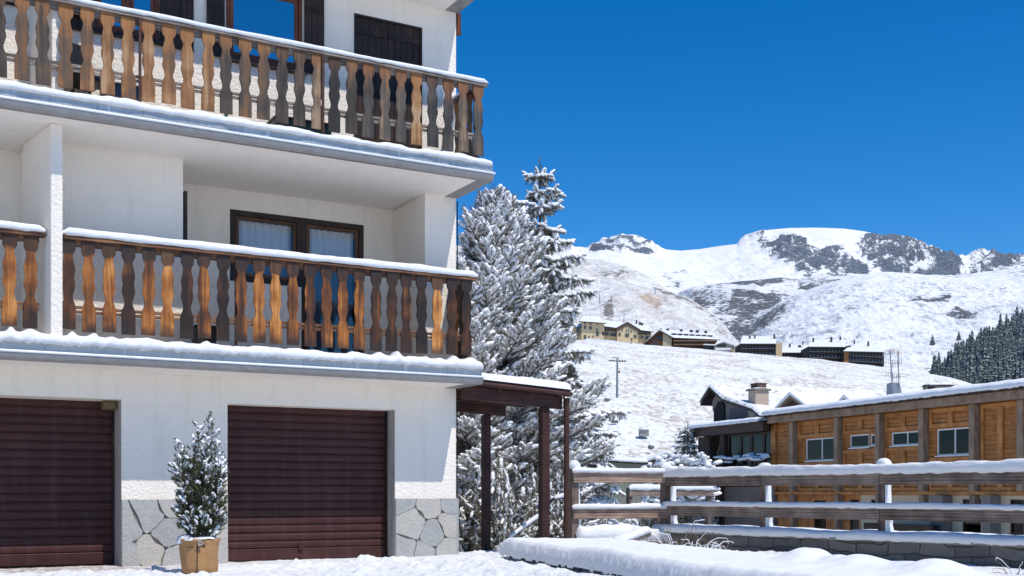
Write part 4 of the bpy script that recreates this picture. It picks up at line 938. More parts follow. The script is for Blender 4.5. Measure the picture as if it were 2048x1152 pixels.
def snowy_pine(name, base, H, Rb, seed, label, cat='tree', nlimb=95, tuft=.24, lean=0, group=None, needles=None, snow_p=.93, prof=None, amin=18, top_el=68, dens=1.0, zmin=.03, snowr=.27, tw=1.0):
    rs = np.random.RandomState(seed); needles = needles or NEED_P
    t = empty(name, base, 0, label, cat, group)
    prof = prof or (lambda h: (1 - h) ** .75 * min(1, .55 + h * 3))
    P = []; D = []; L = []; limbs = []
    for k in range(nlimb):
        h = zmin + (1 - zmin) * (k + rs.rand()) / nlimb * .97; az = k * 2.399 + rs.uniform(-.4, .4)
        el = R(amin + (top_el - amin) * h ** 1.3 + rs.uniform(-8, 8)); ln = max(.25, Rb * prof(h) / max(.35, math.cos(el * .75)) * rs.uniform(.72, 1.1))
        d0 = np.array([math.cos(az) * math.cos(el * .5), math.sin(az) * math.cos(el * .5), math.sin(el * .5)])
        d1 = np.array([math.cos(az) * math.cos(el), math.sin(az) * math.cos(el), math.sin(el)])
        p0 = np.array([0, 0, h * H * (1 - .12 * 0)]); 
        if p0[2] + d1[2] * ln > H: ln = max(.2, (H - p0[2]) / max(d1[2], .2))
        p1 = p0 + d0 * ln * .5; p2 = p1 + d1 * ln * .55
        c = bezier(p0, p1, p2, 14); limbs.append((c, max(.008, .012 * ln + .006)))
        nb = int(5 + ln * 6 * dens)
        for b in range(nb):
            s = .22 + .78 * (b + rs.rand()) / nb; i = min(12, int(s * 13)); q = c[i] + (c[i+1] - c[i]) * (s * 13 - i); tg = c[i+1] - c[i]; tg /= np.linalg.norm(tg)
            side = np.cross(tg, [0, 0, 1]); side /= np.linalg.norm(side) + 1e-9; sg = 1 if b % 2 else -1
            bl = (.16 + .30 * ln * (1 - s) ** .8) * rs.uniform(.7, 1.2)
            dd = tg * rs.uniform(.5, .9) + side * sg * rs.uniform(.5, .9) + np.array([0, 0, rs.uniform(-.15, .45)]); dd /= np.linalg.norm(dd)
            m = max(1, int(bl / (tuft * .52) * dens))
            if bl > tuft * .8: limbs.append((np.array([q, q + dd * bl * .5 + [0, 0, .01], q + dd * bl]), .006))
            for j in range(m):
                pp = q + dd * bl * (j + .3) / m; e = dd * .8 + side * rs.uniform(-.7, .7) + np.array([0, 0, rs.uniform(-.05, .6)]) + tg * .3
                P.append(pp); D.append(e); L.append(tuft * rs.uniform(.7, 1.2))
        P.append(c[-1]); D.append(d1 + [0, 0, .2]); L.append(tuft * 1.25); P.append(c[-2]); D.append(d1 + rs.uniform(-.3, .3, 3)); L.append(tuft)
    # leader
    for j in range(10): P.append(np.array([0, 0, H * (1 - .012 * j)])); D.append(np.array([rs.uniform(-.25, .25), rs.uniform(-.25, .25), 1.])); L.append(tuft * .9)
    P = np.array(P); D = np.array(D); L = np.array(L)
    if lean: P[:, 0] += lean * (P[:, 2] / H) ** 2
    T = [tmpl_needles(20, .30, seed * 10 + k, .9, .05) for k in range(5)]
    V, Fc = inst(T, P, D, L * 1.12, L * tw, seed); fast_mesh('crown', V, Fc, needles, t, smooth=False)
    Ts = [tmpl_snow(seed * 20 + k, snowr) for k in range(6)]
    m = (rs.rand(len(P)) < snow_p) & ((D[:, 2] / np.linalg.norm(D, axis=1) < .9) | (rs.rand(len(P)) < .25)); k2 = rs.uniform(.75, 1.15, len(P))
    V, Fc = inst(Ts, P[m] + [0, 0, .012], D[m], (L * .92 * k2)[m], (L * k2)[m] * rs.uniform(.7, 1.05, m.sum()), seed + 1); fast_mesh('snow_cover', V, Fc, SNOW_TREE, t, smooth=True)
    mb = MB(); zz = np.linspace(0, 1, 9)
    mb.tube([(lean * z * z, 0, z * H - (.3 if z == 0 else 0)) for z in zz], [max(.012, (.022 * H + .02) * (1 - z) ** .9) for z in zz], 9)
    for c, r in limbs:
        c = c[::3] if len(c) > 5 else c
        if lean: c = c + np.stack([lean * (c[:, 2] / H) ** 2, 0 * c[:, 0], 0 * c[:, 0]], 1)
        mb.tube(list(map(tuple, c)), [r * (1 - .7 * i / (len(c) - 1)) for i in range(len(c))], 4)
    mb.build('trunk', BARK, t, recalc=False)
    return t
def snowy_spruce(name, base, H, Rb, seed, label, cat='tree', nwh=26, tuft=.2, group=None, needles=None, droop=-14, dens=1.0, zmin=.04, sprays=1.0, snow_p=.9, snowr=.24, var=(.6, 1.18)):
    rs = np.random.RandomState(seed); needles = needles or NEED_S
    t = empty(name, base, 0, label, cat, group); P = []; D = []; L = []; SP = []; SD = []; SL = []; limbs = []
    for w_ in range(nwh):
        h = zmin + (1 - zmin) * (w_ / nwh) ** .92 + rs.uniform(-.006, .006); rr = Rb * (1 - h) ** .82 + .10
        nb = int(rs.randint(5, 8))
        for b in range(nb):
            az = 2 * math.pi * (b + rs.rand() * .6) / nb + w_ * .7; ln = rr * rs.uniform(*var)
            e0 = R(8 + 30 * h); dirh = np.array([math.cos(az), math.sin(az), 0])
            p0 = np.array([0, 0, h * H]); p1 = p0 + dirh * ln * .5 + [0, 0, ln * .5 * math.sin(e0)]; p2 = p0 + dirh * ln + [0, 0, ln * (math.sin(R(droop)) + .35 * h)]
            c = bezier(p0, p1, p2, 12); limbs.append((c, .008 + .012 * ln)); side = np.array([-dirh[1], dirh[0], 0])
            n = max(4, int(ln / tuft * 3.4 * dens))
            for j in range(n):
                s = .12 + .88 * (j + rs.rand()) / n; i = min(10, int(s * 11)); q = c[i] + (c[i+1] - c[i]) * (s * 11 - i); tg = c[i+1] - c[i]; tg /= np.linalg.norm(tg)
                wid = .42 * ln * (1 - s) ** .7 * min(1, s * 3 + .3)
                for sg in (-1, 1):
                    k = max(1, int(wid / (tuft * .7) * dens))
                    for a in range(k):
                        off = side * sg * wid * (a + .5) / k; e = tg * .6 + side * sg * .8 + np.array([0, 0, -.12 - .2 * rs.rand()])
                        P.append(q + off - [0, 0, .04 * abs(a)]); D.append(e); L.append(tuft * rs.uniform(.8, 1.2))
                        if rs.rand() < .5 * sprays: P.append(q + off); D.append(np.array([rs.uniform(-.3, .3), rs.uniform(-.3, .3), -1.]) + tg * .35); L.append(-tuft * rs.uniform(.7, 1.15))
            P.append(c[-1]); D.append(c[-1] - c[-2] + [0, 0, .02]); L.append(tuft)
    for j in range(6): P.append(np.array([0, 0, H * (1 - .012 * j)])); D.append(np.array([rs.uniform(-.2, .2), rs.uniform(-.2, .2), 1.])); L.append(tuft * .8)
    P = np.array(P); D = np.array(D); L = np.array(L); hang = L < 0; L = np.abs(L)
    T = [tmpl_needles(22, .26, seed * 10 + k, .9, .07) for k in range(5)]
    V, Fc = inst(T, P, D, L * 1.15, L, seed); fast_mesh('crown', V, Fc, needles, t, smooth=False)
    Ts = [tmpl_snow(seed * 20 + k, snowr) for k in range(6)]; m = (rs.rand(len(P)) < np.where(hang, .35, snow_p)) & (D[:, 2] / np.linalg.norm(D, axis=1) < .9)
    V, Fc = inst(Ts, P[m] + [0, 0, .012], D[m], L[m] * 1.0, L[m] * rs.uniform(.65, 1.05, m.sum()), seed + 1); fast_mesh('snow_cover', V, Fc, SNOW_TREE, t)
    mb = MB(); mb.tube([(0, 0, z * H - (.3 if z == 0 else 0)) for z in np.linspace(0, 1, 8)], [max(.01, (.017 * H + .02) * (1 - z)) for z in np.linspace(0, 1, 8)], 9)
    for c, r in limbs: mb.tube(list(map(tuple, c[::3])), [r * (1 - .7 * i / 3) for i in range(len(c[::3]))], 4)
    mb.build('trunk', BARK, t, recalc=False); return t

zg = lambda x, Y: float(zground(x, Y))
p_ = at(985, 0, 24.0); 
snowy_pine('snowy_pine', (p_.x, 24.0, -.5), 7.55, 2.75, 3, 'large bushy pine covered in snow behind the timber canopy', nlimb=195, tuft=.215, group=None, dens=1.45, prof=lambda h: (1 - h) ** .8 * (.86 + .14 * min(1, h * 6)), lean=.05, snowr=.33, snow_p=1.0)
p_ = at(915, 0, 22.2)
snowy_pine('snowy_pine', (p_.x, 22.6, -.5), 5.9, 1.5, 8, 'smaller snow covered pine close to the corner of the white building', nlimb=80, tuft=.22, dens=1.0)
p_ = at(1080, 0, 27.5)
snowy_spruce('snowy_spruce', (p_.x, 27.5, -.8), 9.6, 2.15, 5, 'tall slender spruce whose snowy tip rises above the bushy pine', nwh=20, tuft=.21, droop=-2, dens=1.25, snowr=.30, snow_p=1.0, var=(.4, 1.35))
p_ = at(1178, 0, 29)
snowy_spruce('snowy_spruce', (p_.x, 29, -1.9), 5.1, 1.35, 6, 'lower green spruce with snow at the right edge of the big pine', nwh=17, tuft=.22, droop=-22, needles=NEED_P)
p_ = at(1375, 0, 62)
snowy_spruce('snowy_spruce', (p_.x, 62, -2.0), 6.5, 1.6, 9, 'small dark spruce in front of the meadow left of the gabled chalet', nwh=20, tuft=.34, snow_p=.5, snowr=.18)
p_ = at(1395, 0, 60)
snowy_spruce('snowy_spruce', (p_.x, 60.5, -2.0), 4.9, 1.4, 19, 'short browner spruce touching the gabled chalet', nwh=15, tuft=.34, snow_p=.6, needles=NEED_P)

# shrubs: many thin crooked stems with snow along them
def shrub(name, base, Rr, H, n, seed, label, cat='shrub', snow_r=.018, stem=None, curl=.6, tw=.006, leaf=0, needles=None, group=None, snowfrac=.8):
    rs = np.random.RandomState(seed); t = empty(name, base, 0, label, cat, group); mb = MB(); sn = MB()
    P = []; D = []; L = []
    for k in range(n):
        az = rs.uniform(0, 6.283); sp = rs.rand() ** .6; r0 = rs.rand() * Rr * .4
        p = np.array([math.cos(az) * r0, math.sin(az) * r0, -.05]); d = np.array([math.cos(az) * sp * .8, math.sin(az) * sp * .8, 1.0]); ln = H * rs.uniform(.6, 1.15); pts = [p]
        tgt = np.array([math.cos(az), math.sin(az), 0]) * sp
        for i in range(6):
            d = d + rs.uniform(-curl, curl, 3) * .35 + tgt * .22 - np.array([0, 0, .12 * i * curl]); d /= np.linalg.norm(d); p = p + d * ln / 6; pts.append(p)
        pts = np.array(pts); rm = np.hypot(pts[:, 0], pts[:, 1]); pts[:, :2] *= np.minimum(1, Rr / np.maximum(rm, 1e-6))[:, None]; pts[:, 2] = np.maximum(pts[:, 2], -.05)
        mb.tube(list(map(tuple, pts)), [tw * (1.3 - .16 * i) for i in range(7)], 4)
        if rs.rand() < snowfrac: sn.tube([tuple(q + [0, 0, snow_r * .7 + tw]) for q in pts[1:]], [snow_r * rs.uniform(.4, 1.1) for _ in range(6)], 5)
        for j in range(leaf):
            i = rs.randint(1, 6); q = pts[i] + (pts[i+1 if i < 6 else i] - pts[i]) * rs.rand(); P.append(q); D.append((pts[min(i+1, 6)] - pts[i]) + rs.uniform(-.5, .5, 3) * .15 + [0, 0, .05]); L.append(rs.uniform(.7, 1.2))
    mb.build('stems', stem or TWIG, t, recalc=False, smooth=True)
    if leaf:
        P = np.array(P); D = np.array(D); L = np.array(L) * leaf_len(H)
        V, Fc = inst([tmpl_needles(18, .32, seed * 7 + k, .8, .09) for k in range(4)], P, D, L, L, seed); fast_mesh('leaves', V, Fc, needles or NEED_P, t, smooth=False)
        m = rs.rand(len(P)) < .5; V, Fc = inst([tmpl_snow(seed * 9 + k, .24) for k in range(4)], P[m] + [0, 0, .01], D[m], L[m] * .8, L[m] * .7, seed); V2 = V
        fast_mesh('snow_cover', V, Fc, SNOW_TREE, t)
    if sn.v: sn.build('snow_lining' if leaf else 'snow_cover', SNOW_TREE, t, recalc=False, smooth=True)
    return t
def leaf_len(H): return .13 + .04 * H
for i, (px, Y, zb, Rr, H, lf, lab) in enumerate((
    (935, 20.2, -.3, .55, 2.3, 16, 'tall snowy shrub against the stone foot of the white building'),
    (1000, 19.8, -.3, .5, 1.9, 16, 'snowy shrub seen between the two big canopy posts'),
    (1035, 20.4, -.3, .6, 1.3, 18, 'low dense snowy shrub left of the middle canopy post'),
    (1065, 21.2, -.3, .6, 2.4, 16, 'snowy shrub rising behind the middle canopy post'),
    (1112, 20.8, -.3, .45, 1.4, 15, 'snowy shrub between the middle post and the downpipe'),
    (1195, 21.6, -.9, .8, 1.5, 18, 'rounded snowy bush behind the first fence bay'),
    (1260, 22.0, -1.1, .8, 1.25, 16, 'low snowy bush behind the middle of the first fence bay'))):
    p_ = at(px, 0, Y); shrub('snowy_shrub', (p_.x, Y, zb), Rr, H, 60, 100 + i, lab, leaf=lf, snow_r=.016, stem=BARK if i % 2 else TWIG)
# brambles by the fence
for i, (px, Y, zb, Rr, H, n, lab) in enumerate(((1365, 15.8, -.05, .62, .80, 75, 'tangle of frosted bramble stems at the second fence post'), (1412, 15.6, -.1, .42, .62, 60, 'low spreading frosted bramble right of the second fence post'),
    (1305, 16.8, .0, .45, .62, 40, 'thin dry weeds poking out of the snow left of the second fence post'), (2030, 13.6, -.1, .25, .42, 12, 'thin dry weeds at the right end of the stone retaining wall'))):
    p_ = at(px, 0, Y); shrub('bramble', (p_.x, Y, zb), Rr, H, n, 140 + i, lab, curl=.9, tw=.004, snow_r=.007, snowfrac=.45)
for i, (px, Y, zb, Rr, H, n, lab) in enumerate(((1300, 58, -1.3, 1.6, 3.5, 170, 'round pale frosted shrub on the meadow edge above the hedge'), (1272, 60, -1.3, .8, 2.0, 60, 'small pale frosted shrub left of the round one'), (1245, 40, -1.9, .7, 2.6, 60, 'upright frosted shrub beside the big pine'))):
    p_ = at(px, 0, Y); shrub('frosted_shrub', (p_.x, Y, zb), Rr, H, n, 160 + i, lab, curl=.7, tw=.012, snow_r=.045)
# hedge and clipped bushes in front of the chalet
def hedge(px0, px1, Y, z0, z1, dep, seed, label, needles, name='hedge', snow_p=.85, tl=.3):
    rs = np.random.RandomState(seed); a, b = at(px0, 0, Y), at(px1, 0, Y); L_ = b.x - a.x; t = empty(name, (a.x, Y, z0), 0, label, 'hedge'); H = z1 - z0
    n = int(L_ * dep * H * 60); P = np.stack([rs.rand(n) * L_, rs.rand(n) * dep, H * rs.rand(n) ** .55], 1); P[:, 2] *= (.86 + .2 * vnoise(P[:, 0] * .9, P[:, 1] * .9, seed))
    D = np.stack([rs.uniform(-.6, .6, n), rs.uniform(-.9, .4, n), rs.uniform(.1, 1, n)], 1); L = tl * rs.uniform(.7, 1.2, n)
    V, Fc = inst([tmpl_needles(18, .3, seed + k, .7, .12) for k in range(3)], P, D, L, L, seed); fast_mesh('leaves', V, Fc, needles, t, smooth=False)
    m = (P[:, 2] > H * .45) & (rs.rand(n) < snow_p); D2 = D[m].copy(); D2[:, 2] *= .2
    V, Fc = inst([tmpl_snow(seed + k, .36) for k in range(4)], P[m] + [0, 0, .05], D2, L[m] * 1.2, L[m] * 1.2, seed); fast_mesh('snow_cover', V, Fc, SNOW_TREE, t)
    mb = MB()
    for k in range(int(L_ / .5) + 1): mb.tube([(k * .5, dep / 2, -.2), (k * .5 + .1, dep / 2, H * .8)], .03, 5)
    mb.build('stems', BARK, t, recalc=False); return t
hedge(1282, 1395, 50, -1.9, 2.62, 1.6, 31, 'long dark hedge with a thick snow top left of the chalet terrace', NEED_S, tl=.34)
hedge(1393, 1432, 49, -1.9, 2.6, 1.2, 32, 'loose snowy bush in front of the chalet corner', NEED_F, tl=.32)

# forest on the right hill: individual spruces
def forest_tree_mesh(seed):
    rs = np.random.RandomState(seed); V = []; Fc = []; S = []; Fs = []
    nt_ = 9
    for k in range(nt_):
        h0 = .06 + .90 * k / nt_; r = .24 * (1 - h0) ** .85 + .012; hh = .20 * (1 - h0 * .5); n = 11; o = len(V)
        V.append((0, 0, min(1, h0 + hh))); 
        for j in range(n):
            th = 2 * math.pi * (j + .5 * (k % 2)) / n; q = r * (rs.uniform(.85, 1.2) if j % 2 == 0 else rs.uniform(.4, .65)); V.append((q * math.cos(th), q * math.sin(th), h0 - .03 * (j % 2 == 0) + rs.uniform(-.015, .015)))
        for j in range(n): Fc.append((o, o + 1 + j, o + 1 + (j + 1) % n))
        for j in range(0, n, 1):
            if rs.rand() < .07:
                th = 2 * math.pi * (j + .5 * (k % 2)) / n; q = r * .8; w_ = .020; o2 = len(S); c, s = math.cos(th), math.sin(th)
                S += [(c*q*.35, s*q*.35, h0 + hh*.62), (c*q*1.15 - s*w_, s*q*1.15 + c*w_, h0 + .012), (c*q*1.15 + s*w_, s*q*1.15 - c*w_, h0 + .012)]; Fs.append((o2, o2 + 1, o2 + 2))
    return np.array(V), np.array(Fc), np.array(S), np.array(Fs)
protos = []
for k in range(4):
    V, Fc, S, Fs = forest_tree_mesh(k + 60); t = empty('forest_spruce', (0, 0, 0)); fast_mesh('crown', V, Fc, NEED_F, t, smooth=False)
    m = MB(); m.tube([(0, 0, -.06), (0, 0, .5)], [.016, .006], 5); m.build('trunk', BARK, t); protos.append(t)
rs = np.random.RandomState(77); used = [False] * 4; spots = []
tries = 0
while len(spots) < 292 and tries < 60000:
    tries += 1; px = rs.uniform(1868, 1945) if rs.rand() < .5 else rs.uniform(1868, 2056); yc = float(interp(px, FH)); t_ = rs.rand() ** .8
    yy = 830 + (yc - 830) * t_ ** .9
    if yy > 779 - max(0, px - 1900) * .10: continue
    # a snowy clearing
    if abs((px - 2040) * .5 + (yy - 730) * .9) < 9 and px > 1985 and rs.rand() < .85: continue
    sepx = 4.7
    if any(abs(px - q[0]) < sepx and abs(yy - q[1]) < 4.6 for q in spots): continue
    spots.append((px, yy, t_))
spots.sort(key=lambda q: q[1])
for i, (px, yy, t_) in enumerate(spots):
    Y = 640 + (1150 - 640) * t_; k = rs.randint(4)
    a = (px - CX) / F; z = EYE + (HY - (840 + (float(interp(px, FH)) - 840) * t_ ** .9)) / F * Y
    h = rs.uniform(12, 28) * (.75 + .25 * Y / 1150) * (1.15 if i % 9 == 0 else 1)
    o = protos[k] if not used[k] else copy_tree(protos[k]); used[k] = True
    o.location = (a * Y, Y, z - 1.0); o.scale = (h * rs.uniform(.85, 1.15), h * rs.uniform(.85, 1.15), h); o.rotation_euler = (0, 0, rs.uniform(0, 6.28))
    tag(o, 'dark frosted spruce of the dense wood on the right hill', 'tree', 'spruces of the wood on the right hill')
for px, yt, yb, Y, k, lab in ((1865, 668, 690, 1300, 0, 'lone leaning spruce on the snowy slope left of the wood'), (1918, 661, 680, 1400, 1, 'lone small spruce on the snowy slope just above the wood'), (1157, 598, 613, 1000, 2, 'lone small conifer on the slope beside the lift pylon'),
                              (1262, 683, 700, 430, 3, 'dark conical conifer in front of the yellow hotel gable')):
    o = copy_tree(protos[k]); q = at(px, yb, Y); hh = (yb - yt) / F * Y; o.location = q - Vector((0, 0, hh * .05)); o.scale = (hh * 1.5, hh * 1.5, hh * 1.05); tag(o, lab, 'tree')
    if 'group' in o: del o['group']

# ---- potted conifer in front of the pier
PT = at(399, 1147, 12.75)
pot = empty('potted_conifer', (PT.x, PT.y, .0), 0, 'slim snow dusted conifer in a burlap wrapped pot between the garage doors', 'potted plant')
BURL, nt, p = mat('burlap'); v_ = tc(nt); wv = N(nt, "ShaderNodeTexWave"); wv.inputs['Scale'].default_value = 90; nt.links.new(v_, wv.inputs[0]); wv2 = N(nt, "ShaderNodeTexWave"); wv2.bands_direction = 'Z'; wv2.inputs['Scale'].default_value = 90; nt.links.new(v_, wv2.inputs[0])
n1 = noise(nt, v_, 7, 4, .6); nt.links.new(mixc(nt, n1, (.36, .185, .075), (.52, .29, .12)), p.inputs['Base Color']); p.inputs['Roughness'].default_value = .95
bump(nt, p, math_(nt, 'ADD', math_(nt, 'ADD', wv.outputs['Fac'], wv2.outputs['Fac']), math_(nt, 'MULTIPLY', n1, 4)), .4, .006)
V = []; nth = 64; prof = [(.0, .165), (.02, .19), (.10, .196), (.22, .200), (.30, .203), (.345, .208), (.375, .225), (.395, .218), (.385, .195)]
for (z, r) in prof:
    for j in range(nth):
        th = 2 * math.pi * j / nth; f_ = .005 * math.sin(th * 9 + z * 8) + .007 * math.sin(th * 3 - z * 14 + 1) + .003 * math.sin(th * 19 + 2 + z * 11)
        sq = 1 + .02 * math.cos(4 * th); V.append(((r + f_ * (1 - abs(z - .34) * 1.2)) * sq * math.cos(th), (r + f_) * sq * math.sin(th), z))
Fc = [(i*nth + j, i*nth + (j+1) % nth, (i+1)*nth + (j+1) % nth, (i+1)*nth + j) for i in range(len(prof) - 1) for j in range(nth)]
pw = fast_mesh('pot', np.array(V), np.array(Fc), BURL, pot)
m = MB(); m.prism([(math.cos(a) * .20, math.sin(a) * .20) for a in np.linspace(0, 6.283, 24)[:-1]], .30, .335, 'z'); m.build('soil', m_plain('soil', (.05, .035, .025), .95), pot)
m = MB(); m.tube([(.03, -.213, .37), (.035, -.212, .30), (.03, -.206, .15), (.03, -.205, .02)], .006, 6); m.build('cord', m_blk, pot)
m = MB()
for k in range(9): m.tube([(.07 + .018 * math.cos(k * .7), -.225 + .006 * (k % 2), .345 + .016 * math.sin(k * .7)), (.07 + .03 * math.cos(k * .7 + 1), -.23, .345 + .026 * math.sin(k * .7 + 1))], .007, 6)
m.build('bow', m_plain('grey_ribbon', (.35, .34, .32), .5), pot)
rs = np.random.RandomState(12); V = []
nr_, nth = 12, 48
for i in range(nr_ + 1):
    r = .228 * i / nr_
    for j in range(nth):
        th = 2 * math.pi * j / nth; q = r * (1 + .06 * float(vnoise(th * 2, 1, 3))); e = 1 - (i / nr_) ** 5
        left = max(0, -math.cos(th)) ; V.append((q * math.cos(th) * (1 + .10 * left), q * math.sin(th), .385 + (.03 + .035 * left * (i / nr_)) * e + .012 * float(vnoise(q * 20 * math.cos(th), q * 20 * math.sin(th), 5)) - (.05 * left if i == nr_ else 0)))
Fc = [(i*nth + j, i*nth + (j+1) % nth, (i+1)*nth + (j+1) % nth, (i+1)*nth + j) for i in range(nr_) for j in range(nth)]
fast_mesh('snow_on_pot', np.array(V), np.array(Fc), SNOW, pot)
P = []; D = []; L = []; mb = MB()
Hp = 1.38
stems = [(0.08, 0.0, 1.40, .03), (-.02, .02, 1.28, .0), (-.10, -.02, 1.08, -.14), (.12, .03, 1.05, .06), (-.05, .06, 1.15, -.05), (.05, -.08, 1.1, .06), (-.12, .05, .95, -.10), (.13, -.05, .90, .14), (0, .1, .95, .0), (-.04, -.1, .95, -.04)]
for (sx, sy, hh, out) in stems:
    tip = np.array([sx * 1.0 + out * .7, sy * 1.3, .36 + hh]); c = bezier(np.array([sx * .9, sy * .9, .34]), np.array([sx * 1.5, sy * 1.5, .36 + hh * .35]), tip, 16); mb.tube(list(map(tuple, c[::3])), [.012, .010, .008, .006, .004, .003], 5)
    for k in range(46):
        s = .03 + .97 * (k + rs.rand()) / 46; i = min(14, int(s * 15)); q = c[i] + (c[i+1] - c[i]) * (s * 15 - i); az = rs.uniform(0, 6.283)
        bl = (.17 * (1 - s) ** .55 + .015) * rs.uniform(.6, 1.15) * min(1, .55 + 2.2 * s) * 1.1; dd = np.array([math.cos(az) * .8, math.sin(az) * .8, .75]); dd /= np.linalg.norm(dd)
        if bl > .05: mb.tube([tuple(q), tuple(q + dd * bl)], .0025, 4)
        for j in range(max(1, int(bl / .026))): P.append(q + dd * bl * (j + .6) / max(1, int(bl / .026))); D.append(dd + rs.uniform(-.45, .45, 3) + [0, 0, .25]); L.append(.074 * rs.uniform(.7, 1.25))
P = np.array(P); D = np.array(D); L = np.array(L); rad = np.hypot(P[:, 0], P[:, 1]); P[:, :2] *= 1.14 * np.minimum(1, .30 / np.maximum(rad, 1e-6))[:, None] ** .5
mb.build('trunk', BARK, pot, recalc=False)
V, Fc = inst([tmpl_needles(18, .36, 700 + k, .8, .11) for k in range(5)], P, D, L * 1.1, L, 3); fast_mesh('crown', V, Fc, NEED_Y, pot, smooth=False)
out_ = np.hypot(P[:, 0], P[:, 1]) / .27; pr = np.clip(.14 + .36 * out_ ** 2 + .42 * sstep(.95, 1.45, P[:, 2]) + .1 * (P[:, 0] < -.05), 0, .8) * (.35 + .8 * (vnoise(P[:, 0] * 9, P[:, 2] * 9, 9) > 0)); m = rs.rand(len(P)) < pr
V, Fc = inst([tmpl_snow(720 + k, .42) for k in range(5)], P[m] + [0, 0, .008], D[m], L[m] * .85 * rs.uniform(.6, 1.2, m.sum()), L[m] * rs.uniform(.5, 1.1, m.sum()), 4); fast_mesh('snow_cover', V, Fc, SNOW_TREE, pot)

# ================================================================== LOW WALL WITH THICK SNOW (foreground right)
def m_rubble(name, c1, c2, sc=3.0):
    m, nt, p = mat(name); v_ = tc(nt, 'Object', (sc, sc, sc * 2.6)); vo = N(nt, "ShaderNodeTexVoronoi"); vo.feature = 'DISTANCE_TO_EDGE'; nt.links.new(v_, vo.inputs['Vector'])
    vc = N(nt, "ShaderNodeTexVoronoi"); nt.links.new(v_, vc.inputs['Vector']); s3 = N(nt, "ShaderNodeSeparateColor"); nt.links.new(vc.outputs['Color'], s3.inputs[0])
    n1 = noise(nt, tc(nt), 14, 5, .65); g = ramp(nt, vo.outputs['Distance'], [(.0, 0.), (.07, 1.)])
    c = mixc(nt, s3.outputs[0], c1, c2); c = mixc(nt, ramp(nt, n1, [(.3, 0.), (.7, .5)]), c, tuple(x * .6 for x in c1)); c = mixc(nt, g, tuple(x * .35 for x in c1), c)
    nt.links.new(c, p.inputs['Base Color']); p.inputs['Roughness'].default_value = .9
    bump(nt, p, math_(nt, 'ADD', g, math_(nt, 'MULTIPLY', n1, .5)), .7, .03); return m
RUB = m_rubble('rubble_stone', (.12, .11, .10), (.20, .19, .175), 1.25)
COURSED, nt, p = mat('coursed_wall_stone'); t_ = N(nt, "ShaderNodeTexCoord"); nn_ = N(nt, "ShaderNodeTexNoise"); nn_.inputs['Scale'].default_value = 2.2; nt.links.new(t_.outputs['Object'], nn_.inputs['Vector'])
va = N(nt, "ShaderNodeVectorMath", operation='MULTIPLY_ADD'); va.inputs[1].default_value = (.22, .22, .22); nt.links.new(nn_.outputs['Color'], va.inputs[0]); nt.links.new(t_.outputs['Object'], va.inputs[2])
sx = N(nt, "ShaderNodeSeparateXYZ"); nt.links.new(va.outputs[0], sx.inputs[0]); cx_ = N(nt, "ShaderNodeCombineXYZ"); nt.links.new(sx.outputs[0], cx_.inputs[0]); nt.links.new(sx.outputs[2], cx_.inputs[1])
bt = N(nt, "ShaderNodeTexBrick"); nt.links.new(cx_.outputs[0], bt.inputs['Vector']); bt.inputs['Scale'].default_value = 1; bt.inputs['Brick Width'].default_value = .52; bt.inputs['Row Height'].default_value = .155; bt.inputs['Mortar Size'].default_value = .011; bt.inputs['Mortar Smooth'].default_value = .4; bt.inputs['Bias'].default_value = -.1
bt.inputs['Color1'].default_value = (.12, .11, .10, 1); bt.inputs['Color2'].default_value = (.22, .205, .185, 1); bt.inputs['Mortar'].default_value = (.045, .04, .036, 1)
n1 = noise(nt, t_.outputs['Object'], 9, 6, .7); c = mixc(nt, ramp(nt, n1, [(.3, 0.), (.7, .6)]), bt.outputs[0], (.09, .085, .08)); nt.links.new(c, p.inputs['Base Color']); p.inputs['Roughness'].default_value = .9
bump(nt, p, math_(nt, 'ADD', math_(nt, 'MULTIPLY', bt.outputs['Fac'], -1.), math_(nt, 'MULTIPLY', n1, .8)), .7, .03)
RUB2 = m_rubble('pale_rubble_stone', (.33, .33, .33), (.5, .5, .5), 4)
fd = Vector((.3, -.954, 0)).normalized(); fn = Vector((.954, .3, 0)).normalized(); A0 = Vector((-.14, 15.35, 0)); WW, LW = 1.45, 9.2
lwall = empty('low_garden_wall', A0, 0, 'wide low garden wall under a thick slab of snow in the foreground', 'wall')
m_ = MB()
def lp(s, w, z): q = fd * s + fn * w; return (q.x, q.y, z)
m_.add([lp(.08, .07, -.1), lp(LW, .07, -.1), lp(LW, WW - .07, -.1), lp(.5, WW - .07, -.1), lp(.08, .07, .14), lp(LW, .07, .14), lp(LW, WW - .07, .14), lp(.5, WW - .07, .14)],
       [(0,3,2,1),(4,5,6,7),(0,1,5,4),(1,2,6,5),(2,3,7,6),(3,0,4,7)]); m_.build('stonework', RUB2, lwall)
nS, nW = 620, 130; V = []
S_, W_ = np.meshgrid(np.linspace(0, 1, nS), np.linspace(0, 1, nW), indexing='ij')
s0 = -.02 + (W_ * 1.1 - .75) * .55; s0 = -.02 + .32 * W_ - 0; ss = s0 + (LW - s0) * S_ ** 1.0
